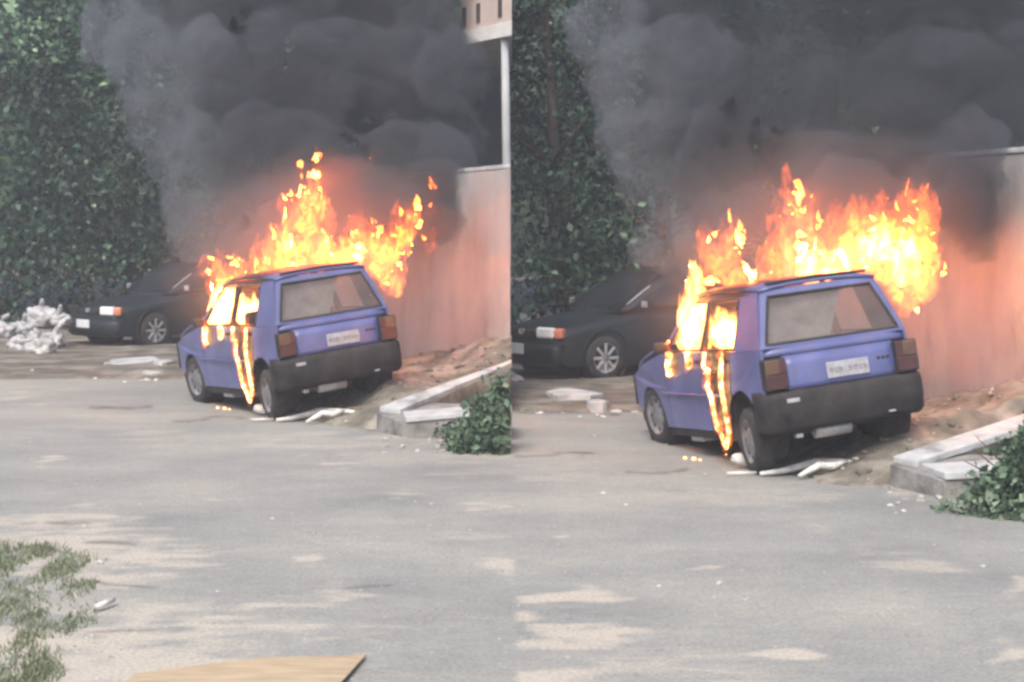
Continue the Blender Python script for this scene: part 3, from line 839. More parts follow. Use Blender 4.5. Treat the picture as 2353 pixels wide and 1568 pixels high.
    for w, ins in ((0.265, 0.05), (0.30, 0.012), (0.42, 0.0), (0.52, 0.0), (0.56, 0.012), (0.578, 0.05)):
        rows.append([CP(u * (1 - ins * 0.5), v + ins, w) for u, v in path])
    bp_ = band_panel('rear_bumper', rows, M['plastic'], root, 0.03)
    obj_bm('bumper_marker', box_bm(CP(-0.52, -0.004, 0.505), (0.115, 0.02, 0.035), 0.005), M['plate'], bp_)
    obj_bm('bumper_marker', box_bm(CP(0.42, -0.004, 0.305), (0.06, 0.02, 0.016), 0.004), M['plate'], bp_)
    # exhaust box, tow eye, underbody
    bm = lathe_bm([(-0.17, 0.045), (-0.16, 0.065), (0.16, 0.065), (0.17, 0.045)], 14)
    ex = obj_bm('exhaust_box', bm, M['chrome'], root, True); ex.location = CP(-0.10, 0.18, 0.225)
    obj_bm('tow_eye', box_bm(CP(-0.47, 0.10, 0.215), (0.06, 0.08, 0.035), 0.008), M['chrome'], root)
    obj_bm('underbody', box_bm(CP(0, 1.75, 0.29), (1.02, 3.2, 0.14), 0.03), M['soot'], root)
    bm = box_bm(CP(0, FV, 0.34), (0.95, 0.9, 0.26), 0.04); obj_bm('engine_bay', bm, M['soot'], root)
    bm = box_bm(CP(-0.60, 1.95, 0.155), (0.20, 0.32, 0.06), 0.012); obj_bm('hanging_sill_scrap', bm, M['plate'], root)
    # bonnet, sprung open by a hand's width along the near edge
    rows = []
    for v in np.linspace(2.52, 3.60, 7):
        wv = interp(v, [2.52, 3.0, 3.4, 3.60], [0.95, 0.885, 0.80, 0.735]) + 0.035
        rows.append([CP(t * (hw(v, .7) - 0.06), v, wv + 0.03 * (1 - t * t) - 0.012 * (abs(t) > .95)) for t in np.linspace(-1, 1, 9)])
    band_panel('bonnet', rows, PA, root, 0.02)
    rows = []
    for w in (0.42, 0.55, 0.70):
        rows.append([CP(t * 0.70, 3.62 - 0.03 * t * t, w) for t in np.linspace(-1, 1, 7)])
    band_panel('front_panel', rows, M['black'], root, 0.03)
    rows = []
    for w in (0.26, 0.32, 0.46, 0.50):
        rows.append([CP(t * 0.66, 3.66 - 0.14 * t ** 4 - (0.03 if w in (.26, .5) else 0), w) for t in np.linspace(-1, 1, 13)])
    band_panel('front_bumper', rows, M['plastic'], root, 0.03)
    for s in (-1, 1):
        obj_bm('headlight', box_bm(CP(s * 0.56, 3.60, 0.61), (0.24, 0.06, 0.14), 0.015), M['clear_lens'], root)
    # charred cabin: floor, dashboard, seats, bulkhead
    obj_bm('dashboard', box_bm(CP(0, 2.42, 0.82), (1.22, 0.24, 0.20), 0.05), M['soot'], root)
    obj_bm('parcel_shelf', box_bm(CP(0, 0.42, 0.88), (1.15, 0.40, 0.03), 0.01), M['soot'], root)
    for s in (-1, 1):
        se = empty('front_seat'); se.parent = root
        obj_bm('cushion', box_bm(CP(s * .33, 1.72, .46), (.46, .50, .18), .05), M['seat'], se)
        obj_bm('seat_back', box_bm(CP(s * .33, 1.42, .78), (.46, .14, .58), .05, Matrix.Rotation(math.radians(12), 3, 'X')), M['seat'], se)
    obj_bm('rear_seat', box_bm(CP(0, 0.72, .66), (1.14, .16, .50), .05, Matrix.Rotation(math.radians(10), 3, 'X')), M['seat'], root)
    # wheels
    wr = make_wheel(root, -.665, RV, .285 + dw[0], -1); wr.rotation_euler = (0, 0, math.radians(-7))
    make_wheel(root, .665, RV, .285 + dw[1], 1)
    wf = make_wheel(root, -.665, FV, .285 + dw[2], -1); wf.rotation_euler = (0, 0, math.radians(6))
    make_wheel(root, .665, FV, .285 + dw[3], 1)
    for s in (-1, 1):                                        # dark wheel wells
        for v in (RV, FV):
            bm = lathe_bm([(0, 0.33), (0.24, 0.33), (0.24, 0.02)], 20, cap=(False, True))
            wl = obj_bm('wheel_well', bm, M['soot'], root, True)
            wl.location = CP(s * 0.735, v, 0.30); wl.scale = (-s, 1, 1)
    return root
M['firelit'] = surf('firelit_beige', (0.30, 0.26, 0.23), (0.46, 0.42, 0.38), 5, 0.9, 0.2)  # pale tone stands in for fire-lit smoke inside the cabin
TLc = Vector((-1.775, 19.847, CH - 1.922)); TRc = Vector((2.862, 15.246, CH - 1.894))
carL = make_burning_car(TLc, 28.66, -2.57, -7.32, 'burning violet-blue hatchback with flames rising in a tall thin plume, left half', (-.075, .20, .03, .05))
carR = make_burning_car(TRc, 14.68, -4.04, -6.74, 'burning violet-blue hatchback under a broad bright fireball, right half', (-.09, .20, .07, .05))

# ------------------------------------------------------------------ parked dark cars
def loft(name, secs, mat, parent, closed_caps=True, smooth=True):
    n = len(secs[0]); V = [p for s in secs for p in s]; Fc = []
    for j in range(len(secs) - 1):
        for i in range(n - 1):
            a = j * n + i; Fc.append((a, a + 1, a + n + 1, a + n))
    if closed_caps:
        Fc.append(tuple(range(n))[::-1]); Fc.append(tuple(range((len(secs) - 1) * n, len(secs) * n)))
    o = obj_py(name, V, Fc, mat, parent, smooth)
    return o
def make_dark_car(corner, sight_deg, label):
    """corner = ground point under the front left corner; front points to the left and towards the viewer"""
    root = empty('parked_car')
    hd = Matrix.Rotation(math.radians(180 - 57) + math.radians(sight_deg), 4, 'Z')   # local +Y = forward
    # front left corner in local coordinates is (-.80, 0) (left of driver is -X)
    root.matrix_world = Matrix.Translation(corner) @ hd @ Matrix.Translation((0.80, 0, 0))
    tag(root, label, 'car', 'parked dark cars')
    D = M['dark_paint']
    def sec(y, w0, w1, b, bt, n=8):
        """cross section from left sill over the top to the right sill"""
        pts = [(-b * .97, w0), (-b, w0 + .12), (-b, (w0 + w1) / 2), (-b * .985, w1 - .08), (-bt, w1 - .01), (-bt * .5, w1 + .012), (0, w1 + .018)]
        pts += [(-x, z) for x, z in pts[-2::-1]]
        return [Vector((x, y, z)) for x, z in pts]
    prof = [(0.03, .30, .60, .62, .56), (-.05, .24, .68, .74, .66), (-.25, .20, .74, .80, .72), (-.6, .20, .80, .83, .76), (-1.05, .20, .88, .84, .78),
            (-1.5, .20, .93, .84, .78), (-2.6, .20, .95, .84, .78), (-3.5, .20, .97, .83, .77), (-4.0, .24, .96, .79, .72), (-4.12, .32, .90, .72, .64)]
    subdiv(loft('body', [sec(*q) for q in prof], D, root), 1)
    gh = [(-1.05, .86, .90, .74, .70), (-1.35, .86, 1.10, .73, .66), (-1.75, .86, 1.36, .72, .60), (-2.1, .86, 1.47, .72, .57), (-2.8, .86, 1.50, .72, .57), (-3.4, .86, 1.44, .71, .57), (-3.75, .86, 1.20, .70, .6), (-4.0, .86, .97, .68, .62)]
    subdiv(loft('cabin', [sec(*q) for q in gh], D, root), 1)
    # glass
    def quad(name, P, mat, t=0.012):
        o = obj_py(name, P, [(0, 1, 2, 3)], mat, root); solid(o, t, 1); return o
    quad('windscreen', [Vector((-.64, -1.13, .965)), Vector((.64, -1.13, .965)), Vector((.54, -1.93, 1.455)), Vector((-.54, -1.93, 1.455))], M['darkglass'])
    for s in (-1, 1):
        a = [Vector((s * .765, -1.45, 1.0)), Vector((s * .775, -2.35, 1.0)), Vector((s * .655, -2.35, 1.40)), Vector((s * .66, -1.98, 1.38))]
        b = [Vector((s * .775, -2.42, 1.0)), Vector((s * .765, -3.35, 1.0)), Vector((s * .66, -3.2, 1.36)), Vector((s * .655, -2.42, 1.40))]
        quad('side_window', a, M['darkglass']); quad('side_window', b, M['darkglass'])
        # windscreen edge trim; the near one is short and pale to paint in a glint
        tb = tube_bm([Vector((s * .70, -1.22, 1.02)), Vector((s * .655, -1.45, 1.15)), Vector((s * .63, -1.66, 1.27))], 0.012, 6)
        obj_bm('windscreen_glint_trim', tb, M['chrome'] if s < 0 else D, root)
        mb = box_bm((s * .90, -1.42, 1.03), (.17, .09, .12), .03); mr = obj_bm('wing_mirror', mb, D, root)
        obj_bm('mirror_glass', box_bm((s * .90, -1.372, 1.03), (.13, .01, .085), .003), M['chrome'], mr)
        hl = empty('headlight'); hl.parent = root
        obj_bm('lamp_glass', box_bm((s * .50, -.035, .655), (.33, .10, .15), .03, Matrix.Rotation(math.radians(-s * 9), 3, 'Z')), M['clear_lens'] if s < 0 else M['darkglass'], hl)
        obj_bm('indicator', box_bm((s * .715, -.115, .655), (.13, .16, .14), .03, Matrix.Rotation(math.radians(-s * 38), 3, 'Z')), M['indicator'] if s < 0 else M['darkglass'], hl)
    obj_bm('grille', box_bm((0, .012, .64), (.60, .05, .10), .015), M['black'], root)
    obj_bm('grille_emblem', box_bm((0, .045, .66), (.10, .012, .07), .02), M['chrome'], root)
    bmp = []
    for w, ins in ((.22, .06), (.27, 0), (.44, 0), (.50, .05)):
        bmp.append([Vector((t * .80, .13 - .16 * t ** 4 - .06 * t * t - ins, w)) for t in np.linspace(-1, 1, 15)])
    band_panel('front_bumper', bmp, D, root, 0.03)
    obj_bm('number_plate', box_bm((0, .145, .43), (.40, .015, .14), .005), M['plate_white'], root)
    for s in (-1, 1):
        for y in (-.78, -3.35):
            wh = make_wheel(root, s * .80, y, .31, s, .31, .19, True)
            bm = lathe_bm([(0, 0.37), (0.24, 0.37), (0.24, 0.02)], 24, cap=(False, True))
            wl = obj_bm('wheel_arch', bm, M['black'], root, True); wl.location = (s * .848, y, .33); wl.scale = (-s, 1, 1)
    return root
M['indicator'] = surf('indicator_lens', (0.50, 0.16, 0.10), (0.62, 0.24, 0.14), 9, 0.3)
M['plate_white'] = surf('front_plate', (0.55, 0.55, 0.57), (0.72, 0.72, 0.74), 9, 0.5)
cl_ = at(266, 800, 31.0); cl_.z = 0.03
make_dark_car(cl_, 12, 'dark parked car with white headlight beside the rubbish bags, left half')
cr_ = at(1278, 800, 24.4); cr_.z = 0.03
make_dark_car(cr_, -1.5, 'dark parked car cut by the seam, left of the right burning car')

# ------------------------------------------------------------------ rubbish bags, rubble, litter
def blob(name, loc, size, seed, mat, parent=None, rough=0.25, freq=3.0, sub=3, flat=0.0):
    bm = bmesh.new()
    bmesh.ops.create_icosphere(bm, subdivisions=sub, radius=1.0)
    off = Vector((seed * 3.7, seed * 1.3, seed * 2.1))
    for v in bm.verts:
        n = mnoise.noise(v.co * freq * 0.5 + off) * rough + abs(mnoise.noise(v.co * freq * 1.4 + off)) * rough * 0.7
        v.co *= 1 + n
        v.co.z = max(v.co.z, -0.75)
        v.co = Vector((v.co.x * size[0], v.co.y * size[1], (v.co.z + 0.7) * size[2]))
    o = obj_bm(name, bm, mat, parent, True); o.location = loc
    return o
def bag(px, py, r, Y, label, seed, z=0.0):
    p = at(px, py, Y); k = r / F * Y
    root = empty('rubbish_bag', (p.x, Y, z)); tag(root, label, 'bag', 'white rubbish bags')
    blob('sack', (0, 0, 0), (k, k * .85, k * .72), seed, M['bag'], root, 0.42, 3.6, 4)
    rr = random.Random(seed)
    t = Vector((rr.uniform(-.3, .3) * k, -0.2 * k, 1.22 * k))
    bm = tube_bm([t * 0.8, t, t + Vector((rr.uniform(-.1, .1), 0, .08)), t + Vector((rr.uniform(-.15, .15), -.05, .14))], [k * .30, 0.035, 0.05, 0.03], 8)
    obj_bm('knot', bm, M['bag'], root, True)
for i, (px, r, Y, z, lb) in enumerate([
    (8, 27, 31.2, 0.25, 'grey-white rubbish bag cut by the left edge of the picture'),
    (55, 32, 31.4, 0.20, 'rounded white rubbish bag at the back left of the pile'),
    (98, 34, 31.6, 0.42, 'topmost white rubbish bag on the pile'),
    (140, 22, 31.2, 0.45, 'small white rubbish bag standing up at the right end of the pile'),
    (48, 28, 30.6, 0.05, 'crumpled white rubbish bag at the lower left of the pile'),
    (85, 26, 30.7, 0.12, 'white rubbish bag in the middle of the pile'),
    (125, 26, 30.9, 0.10, 'grey-white rubbish bag at the right of the pile by the car'),
    (95, 35, 29.6, 0.02, 'bright flat white rubbish bag lying in front of the pile')]):
    bag(px, 800, r, Y, lb, 11 + i, z)
bag(1184, 865, 16, 24.4, 'small white rubbish bag beside the seam under the right dark car', 31, 0.02)

def slab_piece(px, py, wpx, dpx, thick, label, seed, grp, mat='kerb', rot=0.0):
    p = gnd(px, py); k = p.y / F
    rr = random.Random(seed); n = 9
    V = []; 
    for i in range(n):
        a = i * 2 * math.pi / n + rr.uniform(-.25, .25); q = rr.uniform(.75, 1.1)
        V.append(Vector((math.cos(a) * wpx * k * .5 * q, math.sin(a) * dpx * q, thick + rr.uniform(-.02, .02))))
    Rm = Matrix.Rotation(rot, 3, 'Z'); V = [Rm @ v for v in V]
    top = V; bot = [Vector((v.x * 1.06, v.y * 1.06, -0.06)) for v in V]
    o = obj_py('broken_slab', top + bot, [tuple(range(n)), tuple(range(2 * n - 1, n - 1, -1))] + [(i, i + n, (i + 1) % n + n, (i + 1) % n) for i in range(n)], M[mat])
    o.location = (p.x, p.y, 0.03); bevel(o, 0.012)
    return tag(o, label, 'slab', grp)
slab_piece(300, 846, 130, .65, .09, 'large flat broken concrete slab on the verge, left half', 5, 'broken slabs on the verge')
slab_piece(375, 850, 50, .35, .10, 'small broken concrete slab nearest the left blue car', 6, 'broken slabs on the verge')
slab_piece(355, 866, 55, .15, .05, 'thin broken concrete slab at the road edge, left half', 7, 'broken slabs on the verge')
slab_piece(1315, 925, 130, .55, .10, 'large flat broken concrete slab on the verge, right half', 8, 'broken slabs on the verge')
slab_piece(1375, 945, 60, .25, .09, 'small broken concrete slab at the road edge, right half', 9, 'broken slabs on the verge')

def stick(name, pts, rad, mat, label, cat, grp=None):
    o = obj_bm(name, tube_bm(pts, rad, 7), M[mat], None, True)
    return tag(o, label, cat, grp)
def mat_ember():
    m, N, L = new_mat('ember'); b = N['Principled BSDF']; b.inputs['Base Color'].default_value = (.05, .02, .01, 1)
    b.inputs['Emission Color'].default_value = (1, .45, .18, 1); b.inputs['Emission Strength'].default_value = 2.2
    return m
M['ember'] = mat_ember()
def G(px, py, z=0.02):
    p = gnd(px, py); p.z = z + 0.01; return p
for sgn, mp_ in (('left', lambda x, y: (x, y)), ('right', lambda x, y: (1.28 * x + 934, 1.28 * y - 147))):
    q = lambda x, y, z=0.02: G(*mp_(x, y), z)
    stick('bare_branch', [q(635, 972), q(670, 970, .03), q(700, 967, .05), q(735, 964, .08), q(780, 968, .10), q(835, 974, .10)], [.016, .026, .034, .040, .03, .018], 'white_scrap', f'long bare white branch on the road behind the {sgn} blue car', 'branch')
    stick('bare_branch', [q(705, 978, .03), q(740, 972, .09), q(765, 974, .09), q(800, 968, .12)], [.016, .036, .034, .012], 'white_scrap', f'short forked white branch on the long one behind the {sgn} blue car', 'branch')
    stick('thin_lath', [q(575, 971), q(628, 970)], [.012, .012], 'white_scrap', f'thin white lath on the road in front of the wheel, {sgn} half', 'lath')
    p = q(603, 956); b_ = blob('hub_cap', p, (.085, .06, .062), 5, M['white_scrap'], None, .35, 3, 3); tag(b_, f'pale crumpled hub cap beside the rear wheel, {sgn} half', 'hub cap')
    for k, (x, y, sz) in enumerate([(500, 941, .018), (516, 943, .022), (527, 944, .014)]):
        e_ = blob('ember', q(x, y, .0), (sz, sz, sz * .7), 50 + k, M['ember'], None, .3, 3, 2)
        tag(e_, [f'leftmost small glowing ember on the road by the {sgn} blue car', f'brightest middle ember on the road by the {sgn} blue car', f'smallest right ember on the road by the {sgn} blue car'][k], 'ember', 'embers under the cars')
# scattered pebbles and scraps: too many and too small to tell apart
def scatter(name, n, box, smin, smax, mat, seed, cond=None):
    rr = random.Random(seed); bm = bmesh.new()
    k = 0
    while k < n:
        px, py = rr.uniform(box[0], box[1]), rr.uniform(box[2], box[3])
        p = gnd(px, py)
        if cond and not cond(px, py): continue
        sz = rr.uniform(smin, smax) * (1 + (rr.random() < .06) * 1.2)
        r = bmesh.ops.create_icosphere(bm, subdivisions=1, radius=sz)
        Mx = Matrix.Translation((p.x, p.y, sz * .15)) @ Matrix.Rotation(rr.uniform(0, 6), 4, 'Z') @ Matrix.Diagonal((rr.uniform(.8, 1.8), rr.uniform(.6, 1.1), rr.uniform(.3, .7), 1))
        for v in r['verts']: v.co *= rr.uniform(.75, 1.2)
        bmesh.ops.transform(bm, matrix=Mx, verts=r['verts'])
        k += 1
    o = obj_bm(name, bm, M[mat]); 
    return o
tag(scatter('gravel', 320, (0, 2353, 960, 1568), .005, .011, 'stone', 3), 'fine loose gravel and grit strewn over the road', 'gravel', kind='stuff')
tag(scatter('litter', 70, (0, 1170, 830, 880), .02, .05, 'white_scrap', 4), 'small pale litter strewn along the left verge', 'litter', kind='stuff')
tag(scatter('litter', 40, (1180, 1560, 900, 960), .015, .04, 'white_scrap', 5), 'small pale litter strewn along the right verge', 'litter', kind='stuff')
tag(scatter('litter', 45, (20, 320, 1290, 1560), .006, .015, 'stone', 6), 'small pale litter in the grass at the lower left corner', 'litter', kind='stuff')
from mathutils.bvhtree import BVHTree
def on_bank(bk, n, smin, smax, mat, seed, label):
    bv = BVHTree.FromPolygons([v.co for v in bk.data.vertices], [tuple(p.vertices) for p in bk.data.polygons])
    xs_ = [v.co.x for v in bk.data.vertices]; ys_ = [v.co.y for v in bk.data.vertices]
    rr = random.Random(seed); bm = bmesh.new(); k = 0
    for t in range(n * 4):
        h_ = bv.ray_cast(Vector((rr.uniform(min(xs_), max(xs_) - .03), rr.uniform(min(ys_), max(ys_)), 5)), Vector((0, 0, -1)))
        if h_[0] is None or h_[0].z < .03: continue
        sz = rr.uniform(smin, smax)
        r = bmesh.ops.create_icosphere(bm, subdivisions=1, radius=sz)
        Mx = Matrix.Translation(h_[0] + Vector((0, 0, sz * .2))) @ Matrix.Rotation(rr.uniform(0, 6), 4, 'Z') @ Matrix.Diagonal((rr.uniform(.8, 1.8), rr.uniform(.6, 1.1), rr.uniform(.4, .8), 1))
        for v in r['verts']: v.co *= rr.uniform(.7, 1.25)
        bmesh.ops.transform(bm, matrix=Mx, verts=r['verts']); k += 1
        if k >= n: break
    return tag(obj_bm('rubble', bm, M[mat]), label, 'rubble', kind='stuff')
bks = [o for o in COL.objects if o.name.startswith('earth_bank')]
for bk, nm in zip(bks, ('left', 'right')):
    on_bank(bk, 240, .012, .045, 'bank', 5, f'small clods and rubble on the earth bank, {nm} half')
    on_bank(bk, 60, .012, .03, 'stone', 6, f'pale stones on the earth bank, {nm} half')
tag(scatter('gravel', 60, (880, 1100, 985, 1045), .012, .035, 'stone', 8), 'loose stones at the foot of the left kerb', 'gravel', kind='stuff')
tag(scatter('gravel', 50, (2040, 2250, 1100, 1180), .01, .03, 'stone', 9), 'loose stones at the foot of the right kerb', 'gravel', kind='stuff')
o = stick('paper_scrap', [G(222, 1408), G(262, 1394, .03)], [.018, .014], 'white_scrap', 'rolled white paper scrap on the road beside the grass', 'paper')
# cardboard at the bottom edge
c = [gnd(250, 1600), gnd(780, 1590), gnd(842, 1514), gnd(800, 1520), gnd(610, 1528), gnd(520, 1530), gnd(320, 1560)]
V = [Vector((p.x, p.y, .022 + .010 * math.sin(i * 2.1))) for i, p in enumerate(c)]
V[2].z = .018
o = obj_py('cardboard_sheet', V, [tuple(range(len(V)))], M['card']); solid(o, .006, 1)
tag(o, 'flat tan cardboard sheet lying at the bottom edge, left half', 'cardboard')

# ------------------------------------------------------------------ bushes and grass
def bush(c, size, n, label, seed, clip=None, lf=.085):
    r = random.Random(seed)
    root = empty('leafy_bush', c); tag(root, label, 'bush')
    bm = bmesh.new()
    for k in range(14):
        a = r.uniform(0, 6.28)
        tip = Vector((math.cos(a) * size[0] * r.uniform(.3, .95), math.sin(a) * size[1] * .8, size[2] * r.uniform(.5, 1.05)))
        tip.x = min(tip.x, -c[0] - .02) if clip is not None else tip.x
        tube_bm([Vector((0, 0, 0)), tip * .5 + Vector((0, 0, .05)), tip], [.012, .008, .003], 5, bm)
    obj_bm('stems', bm, M['bark'], root)
    P = []; T = []
    nc = n // 40
    for k in range(nc):
        a = r.uniform(0, 6.28); q = r.random() ** .6; zz = r.random()
        zz = zz * (.55 + .75 * mnoise.noise(Vector((math.cos(a) * 2, math.sin(a) * 2, seed))) + .3); w = max(.12, 1 - zz * .85)
        cc = np.array([math.cos(a) * size[0] * q * w, math.sin(a) * size[1] * q * w, zz * size[2]])
        P.append(cc + rng.normal(size=(40, 3)) * np.array([.07, .06, .05])); T.append(np.clip(r.uniform(.05, .8) + rng.normal(size=40) * .15, 0, 1))
    P = np.concatenate(P); T = np.concatenate(T); P[:, 2] = np.maximum(P[:, 2], 0.01)
    if clip is not None:
        k = P[:, 0] < -c[0] - .03; P = P[k]; T = T[k]
    def cf(arr): arr[:, 0] = np.minimum(arr[:, 0], -c[0] - .004)
    leaves_mesh('foliage', P, lf, T, M['bushleaf'], root, clip=cf if clip is not None else None)
bc = gnd(1172, 1035)
bush(Vector((-0.03, bc.y, 0)), (.80, .42, .58), 7000, 'green bush in front of the kerb just left of the seam', 5, clip=1, lf=.07)
bc2 = gnd(2385, 1180)
bush(Vector((bc2.x, bc2.y, 0)), (.68, .42, .54), 7500, 'green bush in front of the kerb at the right edge of the picture', 6, lf=.06)
def grass(name, boxes, n, hmin, hmax, label, seed):
    g = np.random.default_rng(seed)
    V = []; T = []
    for (x0, x1, y0, y1, fr) in boxes:
        m = int(n * fr)
        px = g.uniform(x0, x1, m); py = g.uniform(y0, y1, m)
        Y = F * CH / (py - HY); X = (px - CX) / F * Y
        clump = fbm(X * 4.0, Y * 1.6, seed)
        d = ((px - (x0 + x1) / 2) / ((x1 - x0) / 2)) ** 2 + ((py - (y0 + y1) / 2) / ((y1 - y0) / 2)) ** 2
        keep = g.random(m) < np.clip(.55 - .6 * d + 2.4 * (clump - .5), 0, 1)
        X, Y, clump = X[keep], Y[keep], clump[keep]; m = len(X)
        hh = g.uniform(hmin, hmax, m) * (0.3 + 1.3 * clump)
        a = g.uniform(0, 6.28, m); w = g.uniform(.003, .007, m)
        bx, by = np.cos(a) * w, np.sin(a) * w
        ln = g.normal(size=(m, 2)) * hh[:, None] * .45
        V.append(np.stack([np.stack([X - bx, Y - by, 0 * X], 1), np.stack([X + bx, Y + by, 0 * X], 1), np.stack([X + ln[:, 0], Y + ln[:, 1], hh], 1)], 1).reshape(-1, 3))
        T.append(np.clip(g.uniform(0, .7, m) + (g.random(m) < .12) * .4, 0, 1))
    V = np.concatenate(V); T = np.concatenate(T); n_ = len(V) // 3
    me = bpy.data.meshes.new(name)
    me.from_pydata(V.tolist(), [], np.arange(len(V)).reshape(-1, 3).tolist())
    a_ = me.attributes.new('tone', 'FLOAT', 'POINT'); a_.data.foreach_set('value', np.repeat(T, 3).astype(np.float32))
    o = obj_me(name, me, M['grass']); return tag(o, label, 'grass', kind='stuff')
grass('grass', [(-230, 225, 1260, 1470, .65), (-120, 130, 1210, 1330, .1), (-170, 150, 1460, 1700, .25)], 42000, .010, .045, 'patchy green grass at the lower left corner', 3)
grass('grass', [(760, 960, 890, 985, 1.0)], 3500, .02, .07, 'thin dry grass on the bank beside the left kerb', 4)
grass('grass', [(1960, 2100, 970, 1130, .6), (1177, 1330, 905, 950, .4)], 4500, .02, .06, 'thin dry grass beside the right kerb and verge', 5)

# ------------------------------------------------------------------ fire
def fire_mat(name, strength, scale, lo, hi, col=(1.0, 0.30, 0.045), zs=0.55, step=0.5, base=1.2, power=3.2):
    m, N, L = new_mat(name)
    N.remove(N['Principled BSDF'])
    out = N['Material Output']
    tc = N.new('ShaderNodeTexCoord'); mp = N.new('ShaderNodeMapping'); mp.inputs['Scale'].default_value = (1, 1, zs)
    L.new(tc.outputs['Object'], mp.inputs[0])
    nz = N.new('ShaderNodeTexNoise'); nz.inputs['Scale'].default_value = scale; nz.inputs['Detail'].default_value = 3.5
    nz.inputs['Roughness'].default_value = 0.62; nz.inputs['Distortion'].default_value = 1.6
    L.new(mp.outputs[0], nz.inputs['Vector'])
    mr = N.new('ShaderNodeMapRange')
    mr.inputs[1].default_value = lo; mr.inputs[2].default_value = hi
    L.new(nz.outputs[0], mr.inputs[0])
    pw = N.new('ShaderNodeMath'); pw.operation = 'POWER'; pw.inputs[1].default_value = power; L.new(mr.outputs[0], pw.inputs[0])
    ms = N.new('ShaderNodeMath'); ms.operation = 'MULTIPLY_ADD'; ms.inputs[1].default_value = strength; ms.inputs[2].default_value = base; L.new(pw.outputs[0], ms.inputs[0])
    cr = ramp(N, [(0.0, (1.0, .07, .012)), (.45, (1.0, .14, .014)), (1.0, col)]); L.new(mr.outputs[0], cr.inputs[0])
    em = N.new('ShaderNodeEmission'); L.new(cr.outputs[0], em.inputs[0]); L.new(ms.outputs[0], em.inputs[1])
    L.new(em.outputs[0], out.inputs['Volume'])
    m.cycles.volume_step_rate = step
    return m
M['fire_white'] = fire_mat('fire_white', 80, 6.0, 0.24, 0.62, (1.0, 0.44, 0.085), base=2, power=2.2)
M['fire_yellow'] = fire_mat('fire_yellow', 105, 8.0, 0.35, 0.75, (1.0, 0.18, 0.004), base=1.8)
M['fire_orange'] = fire_mat('fire_orange', 70, 9.0, 0.35, 0.77, (1.0, 0.135, 0.003), base=1.8)
M['fire_red'] = fire_mat('fire_red', 38, 10, 0.36, 0.78, (1.0, 0.095, 0.005), base=.7)
def union_mesh(name, balls, voxel, amp, freq, rise=0.0, xmax=None, sub=2):
    bm = bmesh.new()
    for (c, r) in balls:
        q = bmesh.ops.create_icosphere(bm, subdivisions=sub, radius=1.0)
        rr = r if hasattr(r, '__len__') else (r, r, r)
        bmesh.ops.transform(bm, matrix=Matrix.Translation(c) @ Matrix.Diagonal((*rr, 1)), verts=q['verts'])
    me = bpy.data.meshes.new(name); bm.to_mesh(me); bm.free()
    tmp = bpy.data.objects.new('tmp', me); COL.objects.link(tmp)
    md = tmp.modifiers.new('r', 'REMESH'); md.mode = 'VOXEL'; md.voxel_size = voxel
    dg = bpy.context.evaluated_depsgraph_get()
    out = bpy.data.meshes.new_from_object(tmp.evaluated_get(dg))
    bpy.data.objects.remove(tmp); bpy.data.meshes.remove(me)
    out.name = name
    for v in out.vertices:
        p = v.co
        n = .35 * mnoise.noise(p * freq * 4.7) + mnoise.noise(Vector((p.x * freq, p.y * freq, p.z * freq * .6))) + .5 * mnoise.noise(Vector((p.x * freq * 2.3, p.y * freq * 2.3, p.z * freq * 1.4 + 5)))
        nn = v.normal
        q = p + nn * n * amp
        if rise: q.z += max(0, nn.z) * rise * max(0, mnoise.noise(p * freq * 1.5 + Vector((9, 0, 0))) + .1)
        if xmax is not None: q.x = min(q.x, xmax)
        v.co = q
    return out
def flame(name, blobs, mat, label, seed, tongues=4, depth=.42, voxel=.03, cat='fire', amp=.07, freq=8, rise=.32, fringe=True):
    r = random.Random(seed); balls = []
    for (px, py, rx, rz, Y) in blobs:
        k = Y / F; c = at(px, py, Y)
        balls.append((c, (rx * k * 1.08, rx * k * depth, rz * k * 1.08)))
        for t in range(tongues):
            a = r.uniform(-1, 1)
            tx = rx * k * r.uniform(.12, .30); tz = rz * k * r.uniform(.25, .6)
            balls.append((c + Vector((a * rx * k * .8, r.uniform(-.3, .3) * rx * k * depth, rz * k * (.95 - .5 * a * a) * r.uniform(.5, 1.1))), (tx, tx * .8, tz)))
    me = union_mesh(name, balls, voxel, amp, freq, rise)
    c0 = sum((b[0] for b in balls), Vector()) / len(balls)
    me.transform(Matrix.Translation(-c0))
    o = obj_me(name, me, M[mat]); o.location = c0
    if fringe and mat in ('fire_yellow', 'fire_orange'):        # thin red outer tongues
        fb_ = []
        for (c, q) in balls:
            for t in range(2):
                fb_.append((c + Vector((r.uniform(-.7, .7) * q[0], r.uniform(-.5, .5) * q[1], r.uniform(.1, 1.0) * q[2])), (q[0] * .75, q[1] * .9, q[2] * r.uniform(.7, 1.15))))
        m2 = union_mesh('outer_fringe', fb_, voxel * 1.2, amp * 1.3, freq, rise * 1.3)
        m2.transform(Matrix.Translation(-c0))
        obj_me('outer_fringe', m2, M['fire_red'], o)
    return tag(o, label, cat, 'flames of the burning cars')
FG = []
